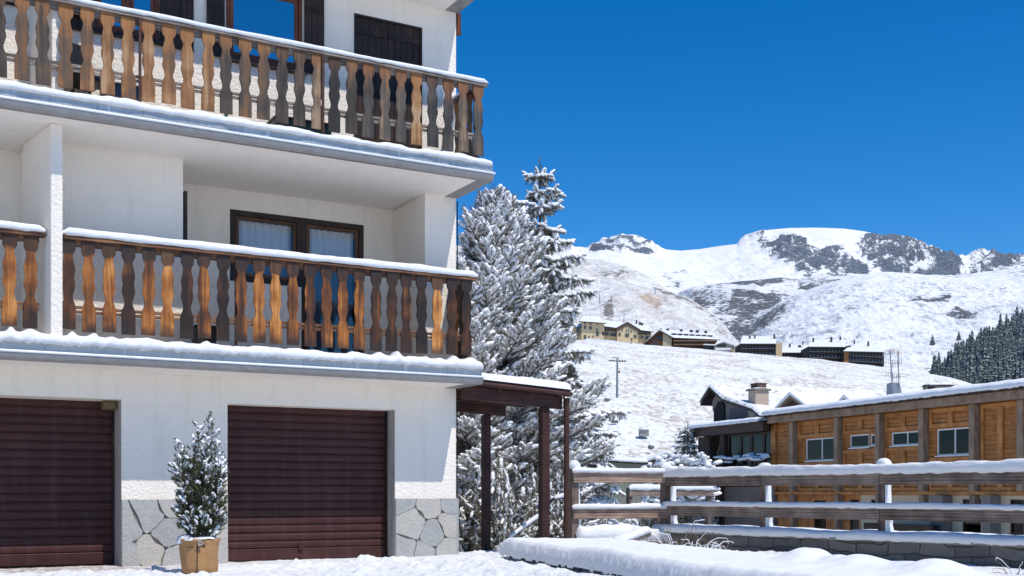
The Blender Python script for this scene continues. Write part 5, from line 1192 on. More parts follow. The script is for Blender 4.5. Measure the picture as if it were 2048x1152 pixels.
# round the plan of the left end
wn_ = fbm(ss * 1.4, ss * 0 + 2, 91, 4); wj = (W_ - .5) * (WW + .10 + .05 * wn_) + WW / 2
endr = np.clip((ss - s0) / .22, 0, 1); edgew = np.minimum(W_, 1 - W_) * WW / .13; e = np.clip(np.minimum(edgew, (ss - s0) / .12), 0, 1); e = np.sqrt(np.clip(1 - (1 - e) ** 2, 0, 1))
hz = .085 + .03 * e
hz = hz + (.185 + .028 * fbm(ss * .9, wj * 1.3, 92, 3) + .012 * fbm(ss * 7, wj * 5, 93, 3)) * e - .022 * (fbm(ss * 8, wj * 0, 94, 3) > .1) * (W_ < .03)
for (cs, cw, r, h) in ((5.55, 1.2, .22, .10), (5.95, 1.3, .14, .05), (6.5, 1.15, .26, .09), (6.9, 1.3, .16, .06), (5.2, 1.35, .13, .05), (7.4, 1.2, .3, .09)):
    hz = hz + h * np.exp(-(((ss - cs) ** 2 + (wj - cw) ** 2) / r ** 2) ** 1.2)
Xl = fd.x * ss + fn.x * wj; Yl = fd.y * ss + fn.y * wj
fast_mesh('snow_cover', np.stack([Xl, Yl, hz], -1).reshape(-1, 3), grid_faces(nS, nW), m_snow('wall_snow', 18, .5, .02), lwall)

# ================================================================== RETAINING WALL AND POST-AND-RAIL FENCE
P0, P1 = at(1148, 0, 19.5), at(1333, 0, 20.0); P0.z = P1.z = 0; Q = at(2048, 0, 14.8); Q.z = 0
dq = (Q - P1).normalized(); P2 = P1 + dq * 11.5
rw = empty('stone_retaining_wall', (P1.x, P1.y, 0), math.atan2(dq.y, dq.x), 'grey stone retaining wall topped with snow under the right part of the fence', 'wall')
m_ = MB(); m_.box(-.2, 11.5, -.14, .35, -2.2, .20); m_.build('stonework', COURSED, rw)
m_ = MB(); rs = random.Random(8); x = -.2
while x < 11.4:
    w_ = rs.uniform(.5, .95); m_.box(x, min(x + w_ - .02, 11.5), -.19, .38, .201, .245); x += w_
m_.build('coping', m_plain('coping_slabs', (.24, .23, .21), .9, 0, .25, 5, .4), rw, bevel=.01)
snow_loaf((-.25, .08, .24), (11.5, .08, .24), .56, .115, 260, 71, .02, .25, 1.6, .1, 'snow_cover', rw)
W_FEN = m_wood('fence_timber', [(.25, (.07, .05, .04)), (.5, (.17, .125, .10)), (.75, (.30, .235, .19))], (1.2, 22, 22), .15, .8, .4)
W_FEN2 = m_wood('fence_post_timber', [(.25, (.05, .035, .028)), (.5, (.12, .085, .068)), (.75, (.22, .165, .135))], (22, 22, 1.2), .15, .8, .4)
def fence(O, dvec, posts, zb, rails, rh, seed, label, snow_h, extra=.0, last=True, first=True, facey=-1):
    t = empty('wooden_fence', (O.x, O.y, 0), math.atan2(dvec.y, dvec.x), label, 'fence'); 
    for i, s in enumerate(posts):
        m = MB(); m.box(s - .065, s + .065, -.065, .065, zb - .1, rails[0] + rh / 2 + .06); m.build('post', W_FEN2, t, bevel=.012)
        snow_loaf((s - .10, 0, rails[0] + rh / 2 + .055), (s + .10, 0, rails[0] + rh / 2 + .055), .19, .13, 12, seed + i, .01, .2, 3, .09, 'post_snow', t)
        # snow plastered against the windward side of the post
        V = []; n = 16
        rr = random.Random(seed + i)
        for k in range(n + 1):
            z = zb + (rails[0] - zb - .05) * k / n; th = .03 + .045 * (1 - k / n) ** 2 + rr.uniform(0, .015)
            nr_ = min(abs(z - q) for q in rails[1:] + [zb - .0]); th += .05 * math.exp(-(max(0, nr_ - rh * .4) / .07) ** 2)
            for (xx, yy) in ((.064, -.062), (.066 + th * .55, -.05), (.07 + th * .75, 0), (.066 + th * .5, .05), (.064, .062)): V.append((s + xx, yy, z))
        fast_mesh('drifted_snow', np.array(V), grid_faces(n + 1, 5), SNOW, t)
    L0, L1 = posts[0] - extra, posts[-1] + extra
    for k, zr in enumerate(rails):
        segs = [(L0, L1)] if len(posts) == 2 else [(posts[i] - (extra if i == 0 else 0) , posts[i + 1] + (extra if i == len(posts) - 2 else 0)) for i in range(len(posts) - 1)]
        for a, b in segs:
            o_ = .002 * (k + 1)
            m = MB(); m.box(a + .003, b - .003, -.115, -.0655, zr - rh / 2, zr + rh / 2); m.build('rail', W_FEN, t, bevel=.012)
        snow_loaf((L0 - .02, -.085, zr + rh / 2 - .008), (L1 + .02, -.085, zr + rh / 2 - .008), .135, snow_h[k], int((L1 - L0) * 22), seed + 40 + k, .02 if snow_h[k] > .09 else .012, .22, 2.0, .07, 'snow_cover', t)
    return t
d0 = (P1 - P0).normalized()
Yp = 19.75
zt = lambda py, Y: EYE + (HY - py) / F * Y
W_FEN_LIT = m_wood('sunlit_fence_timber', [(.25, (.15, .095, .07)), (.5, (.30, .20, .15)), (.75, (.46, .33, .26))], (1.2, 22, 22), .15, .8, .4)  # same timber as the other rails, sunlight put into its paler colour
W_FEN_OLD, W_FEN = W_FEN, W_FEN_LIT
fence(P0, d0, [0.0, (P1 - P0).length - .03], .15, [zt(955, 19.8), zt(1026, 19.8)], .19, 300, 'short fence bay of two brown planks between the canopy and the retaining wall', [.075, .075], extra=.05)
snow_loaf((P0.x, P0.y, .12), (P1.x, P1.y, .12), .4, .2, 60, 311, .05, .3, 2, .1, 'snow_bank'); tag(bpy.data.objects['snow_bank'], 'low bank of snow along the foot of the short fence bay', 'snow bank')
W_FEN = W_FEN_OLD
frf = Fr(P1.x, P1.y, math.atan2(dq.y, dq.x)); ps = [0, frf.u(1530), frf.u(1768)]; sp_ = ps[2] - ps[1]; ps += [ps[2] + sp_, ps[2] + 2 * sp_, ps[2] + 3 * sp_]
ps[0] = .1
fence(P1, dq, ps, .29, [zt(957, frf.Y(ps[2])), zt(1027, frf.Y(ps[2]))], .185, 330, 'long snow laden post and rail fence on top of the stone retaining wall', [.135, .07], extra=.08)
# fallen plank in the brambles
q = at(1236, 1088, 15.0); q2 = at(1292, 1068, 15.8); m_ = MB(); dv = q2 - q; m_.bar((0, 0, 0), dv, .16, .07)
pl = tag(m_.build('fallen_plank', W_FEN, bevel=.01), 'snow covered board lying in the snow left of the brambles', 'plank'); pl.location = q
sc_ = snow_loaf((0, 0, .035), tuple(dv + Vector((0, 0, .035))), .19, .07, 20, 9, .01, .3, 3, .06, 'snow_cover', pl)
# second fence lower down behind the first
q0 = at(1262, 0, 31); q1 = at(1420, 0, 33); dd = (q1 - q0); dd.z = 0; Ld = dd.length; dd.normalize()
t = empty('lower_wooden_fence', (q0.x, q0.y, 0), math.atan2(dd.y, dd.x), 'low plank fence farther down seen through the first fence bay', 'fence')
zc_ = zt(985, 31)
for s in np.linspace(0, Ld, 3): m = MB(); m.box(s - .06, s + .06, .001, .12, -2.3, zc_ + .12); m.build('post', W_FEN2, t)
for z_ in (zc_, zc_ - .5): m = MB(); m.box(-.1, Ld + .1, -.05, 0, z_ - .1, z_ + .1); m.build('rail', W_FEN, t); snow_loaf((-.1, -.01, z_ + .09), (Ld + .1, -.01, z_ + .09), .14, .13, 30, 55 + int(z_ * 9), .02, .2, 1.5, .1, 'snow_cover', t)

# ================================================================== THE LARCH CLAD CHALET
CA = math.atan2(-.935, .354); K = Fr(12.93, 55.5, CA)
ch = empty('timber_chalet', K.loc(), CA, 'long orange timber clad chalet with grey brown pillars behind the fence', 'building')
W_OR = m_wood('orange_larch_panels', [(.2, (.24, .08, .018)), (.5, (.44, .17, .04)), (.8, (.58, .26, .075))], (1.0, 5, 5), .12, .6, .3, sc=1.2)
nt = W_OR.node_tree; p = nt.nodes['Principled BSDF']; old = p.inputs['Base Color'].links[0].from_socket; sz_ = N(nt, "ShaderNodeSeparateXYZ"); nt.links.new(tc(nt), sz_.inputs[0])
fr_ = math_(nt, 'FRACT', math_(nt, 'DIVIDE', sz_.outputs[2], .165)); idp = math_(nt, 'FLOOR', math_(nt, 'DIVIDE', sz_.outputs[2], .165)); wn2 = N(nt, "ShaderNodeTexWhiteNoise", noise_dimensions='1D'); nt.links.new(idp, wn2.inputs['W'])
c = mixc(nt, math_(nt, 'MULTIPLY', wn2.outputs['Value'], .45), old, (.30, .11, .028)); c = mixc(nt, ramp(nt, fr_, [(.0, 1.), (.05, 1.), (.10, 0.)]), c, (.07, .025, .01)); nt.links.new(c, p.inputs['Base Color'])
W_ORV = m_wood('orange_larch_frames', [(.2, (.24, .08, .02)), (.5, (.46, .18, .045)), (.8, (.58, .26, .08))], (8, 8, 1.2), .1, .6, .3)
W_GB = m_wood('grey_brown_beams', [(.25, (.20, .135, .09)), (.5, (.30, .205, .14)), (.8, (.38, .27, .19))], (6, 6, .8), .1, .8, .2)
CREAM = m_stucco('cream_plaster', (.62, .52, .36), 8, .2); WHITE_FR = m_plain('white_window_frame', (.74, .72, .66), .5, 0, .04, 5, 0)
GREYP = m_plain('grey_brown_plaster', (.22, .18, .15), .9, 0, .15, 3, .1)
posts_px = [1592, 1682, 1765, 1853, 1955, 2052]; pu = [K.u(q, .0) for q in posts_px]
pu += [pu[-1] + 2.6, pu[-1] + 5.4]
ZF = .92; ZT = 4.20; ZG = -2.3
wins = [(1612, 1676, 876, 921), (1700, 1738, 869, 895), (1741, 1760, 868, 890), (1783, 1847, 863, 890), (1874, 1946, 856, 910)]
wr = []
for (x0, x1, y0, y1) in wins:
    a, b = K.u(x0), K.u(x1); m_ = (a + b) / 2; wr.append((a, b, K.z(y1, m_), K.z(y0, m_)))
w = MB(); wall_openings(w, -.2, pu[-1], ZF, ZT + .2, wr, 0, .25); w.build('timber_wall', W_OR, ch)
low = [(1628, 1652, 995, 1008), (1628, 1652, 1038, 1056), (1700, 1716, 990, 1008), (1700, 1716, 1040, 1058), (1742, 1758, 990, 1008), (1925, 1962, 990, 1008), (1925, 1962, 1042, 1068), (2020, 2050, 990, 1008), (2020, 2050, 1044, 1070)]
lr = []
for (x0, x1, y0, y1) in low[::1]:
    a, b = K.u(x0), K.u(x1); m_ = (a + b) / 2; lr.append([a, b, K.z(y1, m_), K.z(y0, m_)])
merged = [(K.u(1628), K.u(1652), -.75, .55), (K.u(1700), K.u(1718), -.8, .60), (K.u(1742), K.u(1758), -.2, .6), (K.u(1925), K.u(1962), -.65, .65), (K.u(2020), K.u(2048), -.6, .65)]
w = MB(); wall_openings(w, -.2, K.u(1722), ZG, ZF - .13, merged[:2], .0, .25); w.build('lower_timber_wall', W_ORV, ch)
w = MB(); wall_openings(w, K.u(1722), pu[-1], ZG, ZF - .13, merged[2:], .0, .25); w.build('lower_plaster_wall', CREAM, ch)
for x0, x1 in ((1880, 1905), (1985, 2002)): m_ = MB(); m_.box(K.u(x0), K.u(x1), -.5, -.001, ZG, ZF - .14); m_.build('plaster_pier', GREYP, ch)
m_ = MB(); m_.box(K.u(1775), K.u(1915), -1.2, -.9, -1.4, K.z(1048, K.u(1850), 1.0)); m_.build('dark_parapet', W_DARK, ch)
m_ = MB(); m_.box(-.25, pu[-1] + .05, -.16, .26, ZF - .12, ZF + .02); m_.build('floor_beam', W_ORV, ch)
m_ = MB(); m_.box(-.2, pu[-1], .30, .9, ZG, ZT); m_.build('dark_rooms', BLACKISH, ch); m_ = MB(); m_.box(-.2, pu[-1], .902, 7, ZG, ZT); m_.build('body', GREYP, ch)  # near-black box stands in for unlit rooms behind the windows
def winset(par, rects, fr=.055, bars=1, mf=None, nm='window'):
    for (a, b, c, d) in rects:
        f = MB(); f.box(a, a + fr, .02, .10, c, d); f.box(b - fr, b, .02, .10, c, d); f.box(a + fr, b - fr, .02, .10, d - fr, d); f.box(a + fr, b - fr, .02, .10, c, c + fr)
        if b - a > 1.3:
            for k in range(1, bars + 1): mm = a + (b - a) * k / (bars + 1); f.box(mm - fr / 2, mm + fr / 2, .022, .098, c + fr, d - fr)
        o = f.build(nm, mf or WHITE_FR, par, bevel=.006)
        g = MB(); g.add([(a + fr, .06, c + fr), (b - fr, .06, c + fr), (b - fr, .06, d - fr), (a + fr, .06, d - fr)], [(0, 1, 2, 3)]); g.build('pane', GLASS_D, o, recalc=False)
        s = MB(); s.box(a - .05, b + .05, -.07, .018, c - .05, c - .004); s.build('sill', mf or WHITE_FR, o)
        if (b - a) > 3.2:
            cu = MB(); n = 22; y = .16
            for side in (0, 1):
                base = a + .1 if side == 0 else b - .1 - (b - a) * .10
                V = [(base + (b - a) * .10 * i / n, y + .03 * math.sin(i * 1.3), z) for i in range(n + 1) for z in (c + .05, d - .05)]
                fast_mesh('curtain', np.array(V), np.array([(2*i, 2*i + 1, 2*i + 3, 2*i + 2) for i in range(n)]), m_net, o)
winset(ch, wr); winset(ch, merged, .05, 0, m_wbrown)
# panels: raised rails and stiles between the pillars, broken round the windows
def panel(par, a, b, c, d):
    m = MB(); e = .03
    m.box(a, b, -.07, -.001, d - .15, d); m.box(a, b, -.07, -.001, c, c + .15); m.box(a, a + .15, -.072, -.001, c + .151, d - .151); m.box(b - .15, b, -.072, -.001, c + .151, d - .151)
    mm = (a + b) / 2; m.box(mm - .13, mm + .13, -.074, -.001, c + .151, d - .151); m.build('panel_frame', W_ORV, par, bevel=.008)
for i in range(len(pu) - 1):
    a, b = pu[i] + .22, pu[i + 1] - .20; inw = [r for r in wr if a - .4 < (r[0] + r[1]) / 2 < b + .4]
    if inw:
        zt_, zb_ = max(r[3] for r in inw), min(r[2] for r in inw); panel(ch, a, b, zt_ + .06, ZT); 
        if zb_ - .1 > ZF + .4: panel(ch, a, b, ZF + .03, zb_ - .08)
    else: panel(ch, a, b, ZF + .03, ZT)
for i, u in enumerate(pu):
    m_ = MB(); m_.box(u - .14, u + .14, -.30, -.001, ZF + .025, ZT + .02); m_.build('pillar', W_GB, ch, bevel=.015)
    if i < 5: m_ = MB(); m_.box(u - .13, u + .13, -.28, -.001, -.1 if i > 1 else ZG, ZF - .125); m_.build('pillar', W_GB, ch, bevel=.015)
m_ = MB(); m_.box(-.15, pu[-1] + .3, -.62, -.40, ZT + .022, ZT + .34); m_.build('eave_beam', W_GB, ch, bevel=.01)
m_ = MB(); m_.box(-.45, pu[-1] + .5, -.95, 7, ZT + .342, ZT + .42); m_.build('roof', W_DARK, ch)
snow_loaf((-.5, 2.9, ZT + .41), (pu[-1] + .5, 2.9, ZT + .41), 7.9, .40, 200, 81, .02, .10, .6, .4, 'snow_cover', ch, m=30, mat_=SNOW_ROOF)

# glazed wing with gabled roof at its left
gw = empty('gabled_chalet', K.loc(), CA, 'gabled chalet wing with dark glazing, stone coloured chimney and thick roof snow', 'building')
ul = K.u(1402); TAUPE = m_plain('taupe_plaster', (.20, .165, .14), .9, 0, .12, 2, .1); SLATEW = m_plain('dark_blue_grey_boards', (.085, .085, .095), .8, 0, .2, 3, .2, (5, 5, .5))
zr_ = 4.05
W_RB = m_plain('dark_red_brown_beam', (.060, .035, .026), .7, 0, .2, 4, .1)
m_ = MB(); m_.bar((ul + .3, -.55, zr_ + .05), (-.35, -.55, zr_ + .05), .35, .42); m_.build('eave_beam', W_RB, gw)
m_ = MB(); m_.box(ul - .1, -.28, -.9, 2.3, zr_ + .262, zr_ + .33); m_.build('porch_roof', W_DARK, gw)
snow_loaf((ul - .15, .70, zr_ + .32), (-.32, .70, zr_ + .32), 3.3, .26, 90, 83, .03, .12, .8, .3, 'snow_cover', gw, m=24, mat_=SNOW_ROOF)
m_ = MB(); m_.box(ul + .1, -.2, 1.1, 1.4, ZG, zr_ + .25); m_.build('back_wall', m_plain('dim_interior', (.05, .045, .042), .9), gw); m_ = MB(); m_.box(ul + .1, ul + .3, .12, 1.09, ZG, zr_ + .2); m_.build('side_wall', TAUPE, gw)  # back wall's dark colour stands in for the unlit room behind the glazing
m_ = MB(); m_.box(ul + .3, ul + .75, -.35, .1, ZG, zr_ - .17); m_.build('corner_pier', TAUPE, gw)
u_p = K.u(1450); m_ = MB(); m_.box(u_p - .22, u_p + .22, -.2, .2, ZG, zr_ - .17); m_.build('post', W_RB, gw)
m_ = MB(); m_.bar((ul + 1.0, .35, 1.4), (u_p - .2, .35, 3.4), .14, .14); m_.bar((ul + .9, .35, 2.4), (u_p - .8, .35, 3.7), .14, .14); m_.build('brace', W_GB, gw)
gu = [K.u(q) for q in (1457, 1482, 1503, 1528, 1552)]
for a, b in zip(gu[:-1], gu[1:]):
    g = MB(); fr = .09; f = MB(); f.box(a, a + fr, -.02, .06, 1.2, zr_ - .17); f.box(b - fr, b, -.02, .06, 1.2, zr_ - .17); f.box(a + fr, b - fr, -.02, .06, zr_ - .27, zr_ - .17); f.box(a + fr, b - fr, -.02, .06, 1.2, 1.35); o = f.build('glazed_bay', W_RB, gw)
    g.add([(a + fr, .02, 1.35), (b - fr, .02, 1.35), (b - fr, .02, zr_ - .27), (a + fr, .02, zr_ - .27)], [(0, 1, 2, 3)]); g.build('pane', GLASS_D, o, recalc=False)
    c_ = MB(); n = 12; V = [(a + fr + .1 + (b - a) * .25 * i / n, .2 + .04 * math.sin(i * 1.5), z) for i in range(n + 1) for z in (1.3, zr_ - .3)]; fast_mesh('curtain', np.array(V), np.array([(2*i, 2*i + 1, 2*i + 3, 2*i + 2) for i in range(n)]), m_net, o)
m_ = MB(); m_.box(ul + .8, -.3, -.15, .3, ZG, 1.19); m_.build('parapet', TAUPE, gw)
m_ = MB(); m_.box(-.62, -.25, -.1, .3, 1.0, ZT); m_.build('larch_stud', W_ORV, gw)
# gable profile in (u, z)
gp = [(K.u(a), K.z(b, K.u(a))) for a, b in ((1394, 806), (1414, 774), (1440, 799), (1500, 819), (1516, 834))]
zf = [(u, z - .12) for u, z in gp]
m_ = MB(); m_.prism([(ul + .5, zr_ + .2), (gp[4][0] - .3, zr_ + .2), (gp[4][0] - .3, gp[4][1] - .16)] + [(u, z - .16) for u, z in gp[::-1][1:]] [:-1] + [(gp[0][0] + .45, gp[0][1] + .1), (gp[0][0] + .45, 5.4), (ul + .5, 4.9)], .7, 1.2, 'y'); m_.build('gable_wall', TAUPE, gw)
m_ = MB(); m_.box(K.u(1438), K.u(1480), .63, .699, zr_ + .35, 5.35); m_.build('gable_boards', SLATEW, gw)
m_ = MB(); m_.prism([(K.u(1408), 4.6), (K.u(1428), 4.6), (K.u(1428), 5.55), (K.u(1424), 5.8), (K.u(1416), 5.8), (K.u(1408), 5.4)], .60, .698, 'y'); m_.build('gable_recess_shade', BLACKISH, gw)  # near-black panel on the wall stands in for a shaded recess
DEP = 10.6
m_ = MB(); top = gp; bot = [(u, z - .14) for u, z in gp]; m_.prism(top + bot[::-1], .2, DEP, 'y'); m_.build('roof', W_DARK, gw)
m_ = MB(); m_.box(gp[0][0] + .8, gp[4][0] - .3, 2.3, DEP - .4, ZG, 4.7); m_.build('body', TAUPE, gw)
V = []; nn = 90; mm = 150
us_g = []
for i in range(nn + 1):
    t_ = i / nn * (len(gp) - 1); k = min(len(gp) - 2, int(t_)); f_ = t_ - k; us_g.append((gp[k][0] + (gp[k+1][0] - gp[k][0]) * f_, gp[k][1] + (gp[k+1][1] - gp[k][1]) * f_))
us_g = np.array(us_g)
for j in range(mm + 1):
    y = .12 + (DEP - .1) * j / mm
    for i, (u, z) in enumerate(us_g):
        e = min(1, min(i / 2.0, (nn - i) / 3.0, j / 2.0) + .02); e = math.sqrt(1 - (1 - e) ** 2)
        V.append((u, y, z + .005 + e * (.20 + .045 * float(fbm(u * 1.2, y * 1.2, 66, 4)))))
ROOFS, nt, p = mat('roof_snow_with_scattered_stones'); v_ = tc(nt); n1 = noise(nt, v_, 2.2, 4, .6); n2 = noise(nt, v_, 9, 4, .6)
c = mixc(nt, ramp(nt, math_(nt, 'ADD', math_(nt, 'MULTIPLY', n1, .5), math_(nt, 'MULTIPLY', n2, .5)), [(.535, 0.), (.57, .8)]), (.76, .765, .775), (.32, .27, .22)); nt.links.new(c, p.inputs['Base Color']); p.inputs['Roughness'].default_value = .8; bump(nt, p, n2, .3, .04)
fast_mesh('snow_cover', np.array(V), grid_faces(mm + 1, nn + 1), ROOFS, gw)
def roof_z(u): return float(np.interp(u, [q[0] for q in gp], [q[1] for q in gp]))
# chimney
def world_to_K(px, py, v):
    u = K.u(px, v); return u, K.z(py, u, v)
v_c = -1.0; u_c, z_c = world_to_K(1517, 782, v_c)
m_ = MB(); m_.box(u_c - .34, u_c + .34, -v_c - .4, -v_c + .4, roof_z(u_c) - .7, z_c); cmy = m_.build('chimney', m_plain('tan_chimney_plaster', (.46, .36, .27), .9, 0, .08, 3, .1), gw, bevel=.02)
m_ = MB(); m_.box(u_c - .43, u_c + .43, -v_c - .5, -v_c + .5, z_c + .002, z_c + .09); m_.build('chimney_cap', GREYP, cmy)
m_ = MB()
for k in range(3): m_.box(u_c - .33 + .25 * k, u_c - .16 + .25 * k, -v_c - .25, -v_c + .25, z_c + .092, z_c + .34)
m_.box(u_c - .36, u_c + .36, -v_c - .3, -v_c + .3, z_c + .342, z_c + .39); m_.build('flue_pots', m_plain('dark_brick', (.12, .07, .05), .9, 0, .3, 8, .2), cmy)
snow_loaf((u_c - .42, -v_c, z_c + .085), (u_c + .42, -v_c, z_c + .085), .95, .06, 12, 88, 0, .1, 1, .1, 'snow_cover', cmy)
# dormers
for (pxa, pya, hw, v_d) in ((1583, 795, 1.5, -1.2), (1692, 801, .8, -1.2)):
    ud, zd = world_to_K(pxa, pya, v_d); zb_ = zd - hw * .55
    m_ = MB(); m_.prism([(ud - hw * .8, zb_ - .6), (ud + hw * .8, zb_ - .6), (ud + hw * .8, zb_), (ud, zd - .12), (ud - hw * .8, zb_)], -v_d + .15, -v_d + 3, 'y'); d_o = m_.build('dormer', W_RB, gw)
    m_ = MB(); m_.prism([(ud - hw * 1.25, zb_ - .14), (ud, zd), (ud + hw * 1.25, zb_ - .14), (ud + hw * 1.25, zb_ - .02), (ud, zd + .12), (ud - hw * 1.25, zb_ - .02)], -v_d - .1, -v_d + 3, 'y'); m_.build('dormer_roof', W_GB, d_o)
    m_ = MB(); m_.prism([(ud - hw * 1.3, zb_ - .015), (ud, zd + .125), (ud + hw * 1.3, zb_ - .015), (ud + hw * 1.2, zb_ + .16), (ud, zd + .30), (ud - hw * 1.2, zb_ + .16)], -v_d - .14, -v_d + 3, 'y'); m_.build('snow_cover', SNOW_ROOF, d_o, bevel=.05)
hb_ = hedge(1400, 1462, 50, 0, .62, .5, 37, 'row of blue white frosted plants along the foot of the glazed chalet bays', NEED_F, name='frosted_plants', tl=.26)
hb_.location = K.W(K.u(1452), .75, 2.05); hb_.rotation_euler = (0, 0, CA); k_ = (K.u(1553) - K.u(1452)) / ((1462 - 1400) / F * 50); hb_.scale = (k_, 1, 1)
m_ = MB(); m_.box(K.u(1450), K.u(1555), -1.15, -.25, 1.7, 2.02); m_.build('planter', TAUPE, gw)
# large back roof joining both, with aerial masts and vents
br = empty('rear_chalet_roof', (0, 0, 0), 0, 'broad snow covered rear roof carrying the aerial mast behind the orange chalet', 'building')
Yr0, Yr1 = 66.0, 74.0
qa, qb, qc, qd = at(1560, 838, Yr0), at(1990, 838, Yr0), at(2010, 800, Yr1), at(1540, 783, Yr1)
pk_ = at(1778, 774, Yr1 - 1)
m_ = MB(); m_.add([qa, qb, qc, pk_, qd, (qa.x, qa.y, -2.5), (qb.x, qb.y, -2.5), (qc.x, qc.y, -2.5), (pk_.x, pk_.y, -2.5), (qd.x, qd.y, -2.5)], [(0, 1, 3), (1, 2, 3), (0, 3, 4), (0, 5, 6, 1), (1, 6, 7, 2), (2, 7, 8, 3), (3, 8, 9, 4), (4, 9, 5, 0)])
m_.build('roof', ROOFS, br)
mast = empty('aerial_mast', (0, 0, 0), 0, 'tall roof mast carrying several television aerials', 'aerial')
YM = 68.0; b0 = at(1786, 790, YM); t0_ = at(1780, 700, YM); STEEL = m_plain('galvanised_tube', (.33, .33, .34), .45, .6, .1, 5, 0)
m_ = MB(); m_.tube([b0, t0_], .045, 8); m_.build('pole', STEEL, mast)
m_ = MB(); b1_ = at(1798, 775, YM); t1_ = at(1796, 702, YM); m_.tube([b1_, t1_], .035, 8); m_.build('pole', STEEL, mast)
COP = m_plain('copper_coloured_rods', (.48, .30, .18), .5, .3, .1, 5, 0)
def yagi(p, d, n, ln, el, mt):
    m = MB(); d = Vector(d).normalized(); m.tube([p - d * ln * .3, p + d * ln * .7], .022, 6); s = Vector((0, 0, 1)) if abs(d.z) < .5 else Vector((1, 0, 0))
    for k in range(n): q = p + d * ln * (-.3 + k / max(1, n - 1)); m.tube([q - s * el, q + s * el], .014, 5)
    m.build('aerial', mt, mast)
yagi(at(1780, 706, YM), (-1, .2, 0), 5, .55, .16, STEEL); yagi(at(1796, 704, YM), (-1, .1, .1), 6, .6, .2, COP); yagi(at(1780, 724, YM), (-1, .2, .3), 5, .5, .2, STEEL)
yagi(at(1797, 726, YM), (-1, .3, 0), 6, .6, .22, COP); yagi(at(1784, 750, YM), (1, .1, -.08), 10, 1.25, .09, STEEL); yagi(at(1784, 750, YM), (-1, .3, .2), 5, .4, .16, STEEL); yagi(at(1796, 754, YM), (-.6, .8, 0), 3, .5, .2, COP)
m_ = MB(); c0, c1, c2, c3 = at(1783, 795, YM), at(1806, 795, YM), at(1800, 766, YM), at(1784, 764, YM); tk = Vector((0, 1.0, 0))
m_.add([c0, c1, c2, c3, c0 + tk, c1 + tk, c2 + tk, c3 + tk], [(0, 1, 2, 3), (5, 4, 7, 6), (0, 4, 5, 1), (1, 5, 6, 2), (2, 6, 7, 3), (3, 7, 4, 0)])
tag(m_.build('sloping_chimney', m_plain('blue_grey_sheet_metal', (.25, .28, .31), .6, .2, .06, 3, 0), bevel=.03), 'blue grey sheet metal chimney stack leaning at the foot of the aerial mast', 'chimney')
rv = empty('rooftop_hut', at(1880, 782, 69), 0, 'low dark ventilation hut with snow on top behind the chalet roof edge', 'roof vent')
m_ = MB(); m_.box(-.75, .7, 0, .8, -.8, .30); m_.build('walls', TAUPE, rv); m_ = MB(); m_.box(-.70, -.35, -.02, 0, -.5, .25); m_.box(.0, .5, -.02, 0, -.4, .1); m_.build('opening', BLACKISH, rv); m_ = MB(); m_.box(-.8, .82, -.1, .9, .302, .36); m_.build('lid', W_RB, rv)
snow_loaf((-.8, .4, .355), (.82, .4, .355), 1.0, .14, 16, 95, .0, .2, 1, .2, 'snow_cover', rv)
# small shed below and rocks on the meadow
sh = empty('garden_shed', at(1243, 950, 44), 0, 'small grey green shed with a snow roof behind the first fence bay', 'shed')
m_ = MB(); m_.box(-.85, .75, 0, 2.2, -1.8, .50); m_.build('walls', m_plain('grey_green_boards', (.20, .20, .16), .85, 0, .15, 4, .1, (6, 6, 1)), sh)
m_ = MB(); m_.prism([(-1.1, .52), (1.0, .40), (1.0, .48), (-1.1, .60)], -.2, 2.4, 'y'); m_.build('roof', W_DARK, sh); snow_loaf((-1.15, 1.1, .59), (1.05, 1.1, .47), 2.7, .2, 20, 96, .02, .15, 1, .2, 'snow_cover', sh)
sh2 = at(1345, 925, 54)
cab = empty('low_cabin_roof', sh2, 0, 'low cabin whose snow roof shows above the hedge', 'cabin'); m_ = MB(); m_.prism([(-1.2, .0), (-.3, .35), (.5, .0), (.5, -2.5), (-1.2, -2.5)], 0, 2.2, 'y'); m_.build('walls', m_plain('brown_boards', (.14, .10, .07), .85), cab)
m_ = MB(); m_.prism([(-1.4, -.05), (-.3, .37), (.7, -.05), (.7, .12), (-.3, .56), (-1.4, .12)], -.2, 2.4, 'y'); m_.build('snow_cover', SNOW_ROOF, cab, bevel=.06)

# ================================================================== THE VILLAGE ON THE CREST
YEL = m_stucco('yellow_plaster', (.66, .50, .30), 1.2, .1); YEL_D = m_plain('brown_upper_boards', (.20, .14, .09), .85, 0, .15, 1, 0)
ROOFE = m_plain('dark_eaves', (.06, .045, .035), .85, 0, .1, 1, 0); WDK = m_plain('dark_window', (.03, .035, .04), .3, 0, .1, 1, 0); SHG = m_plain('green_grey_shutter', (.08, .10, .09), .7, 0, .1, 1, 0)
BROWNW = m_wood('brown_balcony_wood', [(.25, (.035, .018, .012)), (.5, (.08, .038, .022)), (.8, (.14, .07, .04))], (.5, 4, 4), .1, .8, .1); OCH = m_plain('ochre_plaster', (.42, .34, .22), .9, 0, .1, .5, 0)
SNOW_FAR = m_snow('village_roof_snow', .5, .4, .3, (.70, .72, .76)); BLKW = m_plain('black_brown_boards', (.035, .032, .034), .85, 0, .25, .5, 0); TANP = m_plain('tan_plaster', (.50, .36, .22), .9, 0, .06, 1, 0); ORG = m_plain('orange_boards', (.28, .13, .05), .9, 0, .1, 1, 0)
